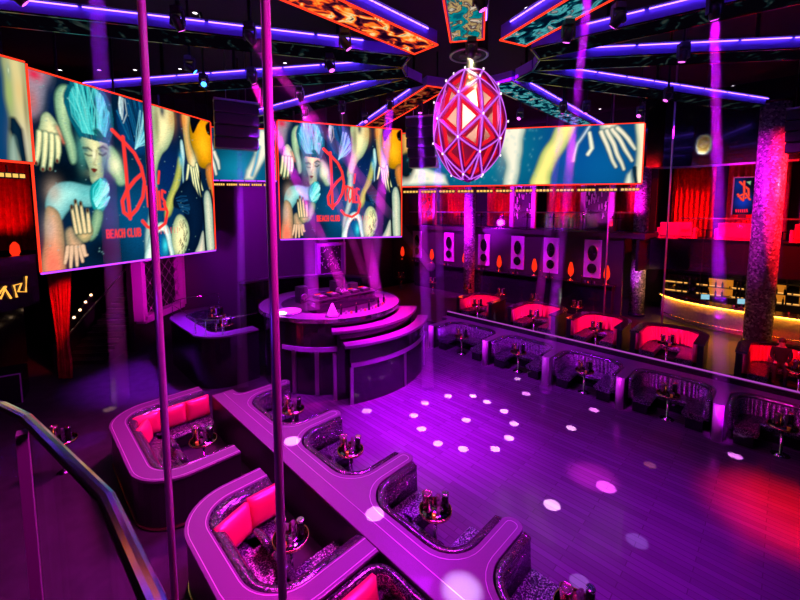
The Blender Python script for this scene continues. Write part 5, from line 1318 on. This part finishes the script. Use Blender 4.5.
for k, (x, y, l) in enumerate([(16, 2, 'magdot'), (683, 60, 'magdot'), (640, 117, 'magdot'), (668, 100, 'magdot'), (586, 112, 'magdot'), (520, 119, 'magdot'), (365, 122, 'magdot'), (190, 72, 'bluedot'), (178, 28, 'magdot'), (330, 70, 'magdot'), (345, 48, 'magdot'), (618, 25, 'magdot'), (568, 40, 'magdot'), (480, 8, 'magdot')]):
    head_at(zfix(x, y, 9.2), W(0, 0, 0) + Vector((math.sin(k * 2.1) * 4, math.cos(k * 1.7) * 4, 0)), f'dark moving light under the {["aisle", "bar", "band", "bar-front", "water", "egg-side", "stage-screen", "side-screen", "side-arm", "stage-arm", "fiery-arm", "raised-tier", "turquoise-arm", "handrail-arm"][k]} part of the ceiling', l)
def downlight(px, py, lab):
    p = at(px, py, 11.19); o = thing('downlight', lab, 'lamp', p, 0, 'small white downlights in the dark ceiling')
    MB().lathe([(.06, 0), (.09, -.01), (.09, .01)], n=14, cap=False).build('ring', M['plastic'], o); MB().lathe([(.06, -.003), (.0, -.004)], n=14, cap=False).build('lens', M['whitedot'], o)
for k, (x, y) in enumerate([(60, 70), (99, 70), (135, 70), (195, 13), (180, 69), (227, 70), (285, 63), (527, 8), (672, 8), (777, 42), (733, 86), (696, 86), (624, 115), (600, 109), (612, 113), (300, 97)]):
    downlight(x, y, 'tiny white downlight in the dark ceiling between the glowing arms')
# hanging speaker clusters
def speaker(label, px, py, Y, rz, n=3, w=1.1):
    p = aty(px, py, Y); o = thing('line_array', label, 'speaker', p, rz)
    for k in range(n):
        b = MB().box((0, .03 * k * k, -.2 - k * .36), (w, .5, .34), bev=.03); b.build('cabinet', M['plastic'], o)
    MB().box((0, 0, .03), (w, .4, .06)).build('bumper', M['steel'], o)
    b = MB(); tz = (9.59 if any(under_spoke(p + Vector((q, 0, 0))) for q in (-.45, -.3, 0, .3, .45)) else 11.2) - p.z; b.tube([(-.3, 0, .05), (-.3, 0, tz)], .012, 6); b.tube([(.3, 0, .05), (.3, 0, tz)], .012, 6); b.build('hanging_chain', M['steel'], o)
speaker('large black speaker cluster hanging between the two big screens', 236, 103, 13.0, .5, 4, 1.35)
speaker('large black speaker cluster hanging beside the egg before the video band', 421, 118, 15.0, -.3, 5, 1.1)
speaker('black speaker cluster on a bracket beside the mosaic column', 808, 108, 13.5, -.9, 4, 1.0)

# ================================================================== PERSON ON THE FIFTH RED BOOTH
def person(label, loc, rot):
    root = thing('person', label, 'person', loc, rot)
    J = {'pel': ((0, 0, .0), .15), 'sp': ((0, .03, .22), .14), 'ch': ((0, .03, .42), .16), 'nk': ((0, .01, .58), .058), 'hd': ((0, -.01, .68), .085), 'ht': ((0, .0, .80), .07)}
    E_ = [('pel', 'sp'), ('sp', 'ch'), ('ch', 'nk'), ('nk', 'hd'), ('hd', 'ht')]
    for sx, s in ((-1, 'l'), (1, 'r')):
        J.update({s + 'sh': ((sx * .19, .02, .50), .065), s + 'el': ((sx * .21, -.06, .26), .048), s + 'wr': ((sx * .12, -.28, .17), .032), s + 'hn': ((sx * .12, -.38, .16), .035),
                  s + 'hp': ((sx * .10, -.05, -.01), .10), s + 'kn': ((sx * .13, -.47, .03), .07), s + 'an': ((sx * .13, -.50, -.40), .045), s + 'to': ((sx * .13, -.65, -.44), .04)})
        E_ += [('ch', s + 'sh'), (s + 'sh', s + 'el'), (s + 'el', s + 'wr'), (s + 'wr', s + 'hn'), ('pel', s + 'hp'), (s + 'hp', s + 'kn'), (s + 'kn', s + 'an'), (s + 'an', s + 'to')]
        for f in range(5):
            J[s + f'f{f}'] = ((sx * (.09 + f * .018), -.44 - (.02 if 0 < f < 4 else 0), .145), .011); E_.append((s + 'hn', s + f'f{f}'))
    ks = list(J); me = bpy.data.meshes.new('body'); me.from_pydata([J[k][0] for k in ks], [(ks.index(a), ks.index(c)) for a, c in E_], []); ob = bpy.data.objects.new('body', me); COL.objects.link(ob)
    ob.modifiers.new('skin', 'SKIN'); 
    for k, v in zip(ks, me.skin_vertices[0].data): v.radius = (J[k][1], J[k][1] * (.8 if k in ('ch', 'sp', 'pel') else 1))
    me.skin_vertices[0].data[0].use_root = True
    sd = ob.modifiers.new('sub', 'SUBSURF'); sd.levels = 2; sd.render_levels = 2
    dg = bpy.context.evaluated_depsgraph_get(); m2 = bpy.data.meshes.new_from_object(ob.evaluated_get(dg)); bpy.data.objects.remove(ob)
    m2.name = 'body'; m2.materials.clear(); m2.materials.append(M['cloth']); m2.materials.append(M['skin'])
    for p in m2.polygons: p.material_index = 1 if (p.center.z > .565 or (p.center.y < -.31 and p.center.z > .10)) else 0; p.use_smooth = True
    o = bpy.data.objects.new('body', m2); COL.objects.link(o); o.parent = root
    h = MB(); h.ball((0, .02, .76), (.095, .105, .10), n=14, k=8); h.build('hair', M['hair'], root)
    f = MB(); f.tube([(0, -.085, .73), (0, -.105, .69)], .012, 6); f.ball((-.035, -.082, .735), .010, n=8, k=5); f.ball((.035, -.082, .735), .010, n=8, k=5); f.box((0, -.088, .655), (.045, .012, .012)); f.ball((-.088, 0, .71), (.012, .02, .03), n=8, k=5); f.ball((.088, 0, .71), (.012, .02, .03), n=8, k=5)
    f.build('face', M['skin'], root)
person('person in dark clothes seated on the red booth beside the mosaic column', W(7.60, -6.45, 1.04), R45 - PI / 2)

# ================================================================== LIGHT
# added fill washes, mostly at ceiling height, without fixtures of their own
area(W(-.3, 1.2, 8.7), W(-.6, .9, 0), (.48, .002, 1), 546, 1.6, name='dance_floor_fill', spread=100)
spot(W(-1.0, .6, 8.8), W(-.9, .3, 0), (.58, .002, 1), 29000, 42, 1.0, .4, 'dance_floor_fill')
spot(W(-1.5, -5.0, 8.8), W(-1.4, -4.2, 0), (.5, .002, 1), 5460, 50, 1.0, .4, 'dance_floor_fill')
area(W(-2.5, 1.0, 9.6), W(-5.4, .5, .9), (.60, .015, .95), 161, 1.5, name='ledge_fill', spread=70)
area(W(-3.0, -4.0, 9.4), W(-5.2, -3.0, .9), (.68, .015, .85), 104, 1.5, name='ledge_fill', spread=70)
area(W(-3.5, 4.5, 9.4), W(-7.0, 3.0, .7), (1, .02, .55), 210, 1.2, name='booth_fill', spread=60)
area(W(-4.2, -4.2, 9.0), W(-6.8, -.8, .7), (1, .03, .62), 123, 1.2, name='booth_fill', spread=60)
spot(W(.2, 1.2, 9.5), W(-.6, 4.0, 2.3), (1, .003, .55), 19000, 33, .5, .3, 'stage_fill')
spot(W(-4.0, 3.0, 9.4), W(-1.5, 5.0, 2.3), PUR, 6240, 40, .6, .3, 'stage_fill')
spot(W(3.5, 3.2, 9.4), W(.8, 3.6, 2.2), RED, 8400, 20, .7, .3, 'stage_red')
spot(W(-2.5, 5.5, 9.6), W(-4.7, 8.2, 1.8), (.38, .01, 1), 24000, 30, .8, .3, 'wing_fill')
area(W(1.5, .5, 9.6), W(4.6, 0.0, .9), PUR, 161, 2.0, name='ledge_fill', spread=80)
for k, (t, s) in enumerate(TT):
    spot(W(4.3, s - .1, 6.4), W(8.1, s, 1.2), (1, .004, .34) if k < 4 else (1, .006, .03), 1900 if k < 4 else 1900, 30, .6, .1, 'booth_red')  # added lamps in mid-air, no fixture holds them
spot(W(5.5, 4.0, 9.4), W(11.4, 5.0, 3.2), (.72, .003, 1), 4600, 44, .6, .3, 'mirror_wall_fill')
spot(W(5.0, 1.0, 9.4), W(11.4, 1.2, 3.4), (.72, .003, 1), 3600, 36, .6, .3, 'mirror_wall_fill')
spot(W(4.5, -3.0, 9.4), W(11.4, -.9, 3.4), (.72, .003, 1), 3800, 26, .6, .3, 'mirror_wall_fill')
spot(W(6.0, 8.6, 9.6), W(11.4, 9.0, 3.2), (.85, .003, .95), 11000, 44, .6, .3, 'mirror_wall_fill')
spot(W(8.6, -3.2, 8.9), W(11.8, -5.75, 6.0), (.8, .004, .8), 2600, 70, .7, .2, 'column_fill')
spot(W(10.6, -9.2, 8.6), W(11.8, -5.75, 6.0), RED, 15000, 80, .7, .2, 'column_red')
spot(W(8.3, 7.4, 5.0), W(10.6, 7.25, 5.5), PUR, 2200, 90, .6, .2, 'column_fill')
spot(W(11.8, -2.6, 2.9), W(13.2, -1.17, 2.4), (1, .45, .12), 160, 70, .6, .1, 'column_fill')
spot(W(11.9, -.6, 6.0), W(13.2, -1.17, 6.4), MAG, 420, 70, .6, .1, 'column_fill')
spot(W(12.0, -1.0, 2.9), W(13.2, -1.17, 2.3), (.7, .02, 1), 160, 60, .6, .2, 'column_fill')
for s in (11.0, 7.0, 3.1, .2): spot(W(13.2, s, 5.0), W(14.35, s, 6.4), RED, 170, 75, .8, .1, 'curtain_uplight')
for s in (-2.7, -5.2, -7.7, -10.3): spot(W(15.4, s, 4.7), W(16.6, s, 6.0), RED, 150, 80, .8, .1, 'curtain_uplight')
for s, c in ((-2.5, (1, .005, .3)), (-4.95, RED), (-7.4, RED), (-9.8, RED)): spot(W(11.0, s, 8.8), W(14.0, s, 4.9), c, 2600, 26, .5, .1, 'sofa_red')
spot((-13.3, 12.0, 4.7), (-13.5, 13.5, 6.4), RED, 170, 80, .8, .1, 'curtain_uplight')
spot((-9.3, 11.2, 5.2), tuple(aty(58, 312, 13.0)), RED, 1100, 24, .9, .1, 'drape_red')
spot((-11.0, 9.0, 2.8), (-14.37, 11.2, 2.2), (.8, .9, .85), 60, 40, 1.0, .2, 'wall_glint')  # added weak spot, stands in for a sheen reflected by the gloss wall
spot((-6.6, 13.2, 3.9), (-10.9, 17.1, 2.4), MAG, 1500, 44, .6, .2, 'frame_fill')
spot(W(0, 7, 9.6), W(1.5, 15, 4.0), PUR, 15000, 55, .8, .3, 'stage_wall_fill')
spot(W(4, -7.0, 9.3), at(785, 515, 0), RED, 27200, 17, 1.0, .3, 'floor_red')
spot((-5, 5.5, 9.4), (-9.5, 10.5, 0), VIO, 350, 50, .9, .3, 'aisle_fill')
area((-1.5, 4.5, 10.8), (0, 5, 3), MAG, 110, 2.0, name='pole_fill', spread=120)
point((-2.1, 2.0, 4.45), (.2, .02, 1), 7, .1)  # added violet point light, tints the handrail post
area((1.4, 2.2, 7.0), (-.9, 2.8, 6.0), MAG, 70, .8, name='pole_fill', spread=120)
for c in DIV_R[:5]: spot(W(-1.0, c + .6, 9.0), W(3.3, c, .5), (.8, .01, 1), 4200, 4.2, .6, .05, 'post_lamp')
for px in (428, 523, 597): u = (px - CX) / FPX; Y = (13.4 * math.sqrt(2) + HUB.x + HUB.y) / (1 + u); sq = ((Y - HUB.y) - (u * Y - HUB.x)) / math.sqrt(2); spot(W(11.7, sq - .3, 5.2), W(13.3, sq, 6.3), (.9, .02, .8), 420, 85, .6, .05, 'strand_fill')  # spots added to brighten the strand panels
spot(at(88, 440, 0) + Vector((.5, -.5, 8.5)), at(88, 440, 0), VIO, 2500, 5.5, .3, .02, 'aisle_spot')
for sq in (3.6, 1.0, -1.6, -4.2, -6.8): spot(W(3.0, sq, 9.0), W(5.05, sq, 1.1), (.75, .01, 1) if sq > -3 else (1, .01, .5), 1500, 17, .8, .05, 'kerb_fill')  # spots added to brighten the kerb rail and the ledge below
# gobo dots on the dance floor from the rig round the egg
DOTS = [(425, 403), (414, 415.5), (421.6, 429), (438, 443.5), (463, 449), (495, 449), (509, 438), (514, 423.6), (504, 411), (487, 402), (473, 396), (448, 396), (466, 420)]
for q in DOTS: t = at(*q, .012); dv = Vector((t.x - HUB.x, t.y - HUB.y, 0)); dv = dv.normalized() if dv.length > .5 else Vector((-.2, -1, 0)).normalized(); spot((HUB.x + dv.x * 1.25, HUB.y + dv.y * 1.25, 9.3), t, (1, .72, .95), 80000, 1.55, .25, .01, 'gobo_dot')
for (x, y, c, d, pw) in [(552, 505, (1, .95, .85), 2.0, 30000), (606, 487, (1, .2, .9), 2.4, 22000), (592, 476, (1, .05, .8), 7.5, 6000), (735, 456, (1, .5, .95), 1.8, 22000), (594, 410, (1, .5, .95), 1.7, 30000), (571, 428, (1, .92, .85), 1.6, 28000),
                         (526, 393.5, (1, .5, .95), 1.6, 30000), (517, 379, (1, .9, .8), 1.6, 16000), (650, 465, (1, .5, .4), 1.6, 4000), (580, 583, (.6, .6, 1), 2.0, 4500), (367, 411, (1, .9, .75), 1.8, 22000), (637, 541, (.5, .4, 1), 2.2, 5000)]:
    t = at(x, y, .012); spot(t + Vector((-1.2, -.6, 9.25)), t, c, pw * 1.7, d, .25 if d < 5 else 1.0, .012, 'gobo_dot')
for (x, y, z, c, d, pw) in [(292, 441, .955, (1, .6, 1), 2.4, 20000), (375, 514, .955, (1, .5, 1), 2.2, 16000), (587, 345, .955, (1, .5, 1), 1.8, 20000), (498, 303, 1.55, (1, .6, 1), 1.6, 12000), (462, 590, .955, (.75, .85, 1), 4.2, 9000), (280, 313, 2.55, (1, .75, 1), 4.0, 16000), (385, 285, 2.55, (1, .7, 1), 4.0, 22000), (85, 409, 0, (1, .6, .4), 2.2, 5000), (110, 409, 0, (1, .6, .4), 2.2, 5000)]:
    t = at(x, y, z); spot(t + Vector((.8, -.5, 9.3 - z)), t, c, pw * 1.9, d, .3 if d < 3 else .9, .012, 'gobo_dot')
# golden ring projected on the bulkhead
gt = None
u = (702 - CX) / FPX; tt = 13.5; Y = (tt * math.sqrt(2) + HUB.x + HUB.y) / (1 + u); gp = aty(702, 144, Y)
g = spot(gp + Vector((-5.0, -3.5, -.3)), gp, (1, 1, 1), 4200, 9.0, .3, .005, 'gobo_ring')
g.data.use_nodes = True; nt = g.data.node_tree; em = nt.nodes['Emission']; tc = nt.nodes.new('ShaderNodeTexCoord'); mp = nt.nodes.new('ShaderNodeMapping'); mp.inputs['Scale'].default_value = (17, 10.5, 0); ln = nt.nodes.new('ShaderNodeVectorMath'); ln.operation = 'LENGTH'
nt.links.new(tc.outputs['Normal'], mp.inputs[0]); nt.links.new(mp.outputs[0], ln.inputs[0]); rp_ = ramp(nt, [(0, (.75, .42, .05)), (.16, (.9, .5, .06)), (.24, (1, .8, .35)), (.34, (.55, .30, .04)), (.52, (.8, .5, .1)), (.66, (1, .85, .5)), (.76, (.25, .3, .45)), (.9, (0, 0, 0))]); nt.links.new(ln.outputs['Value'], rp_.inputs[0]); nt.links.new(rp_.outputs[0], em.inputs[0])
w = bpy.data.worlds.new('world'); SC.world = w; w.use_nodes = True
w.node_tree.nodes['Background'].inputs[0].default_value = (.02, .005, .03, 1); w.node_tree.nodes['Background'].inputs[1].default_value = .15
# protos never placed are removed
for pr_ in (T0, B0, AB0, BO0, TU0, CA0, CO0, MH):
    if pr_.get('label') == 'x':
        for c in list(pr_.children_recursive): bpy.data.objects.remove(c)
        bpy.data.objects.remove(pr_)
SC.cycles.use_denoising = True
SC.cycles.max_bounces = 6
SC.cycles.diffuse_bounces = 3
SC.cycles.glossy_bounces = 3
SC.cycles.transmission_bounces = 4
SC.cycles.transparent_max_bounces = 12
SC.cycles.volume_bounces = 0
SC.cycles.sample_clamp_indirect = 4.0
SC.cycles.caustics_reflective = False
SC.cycles.caustics_refractive = False
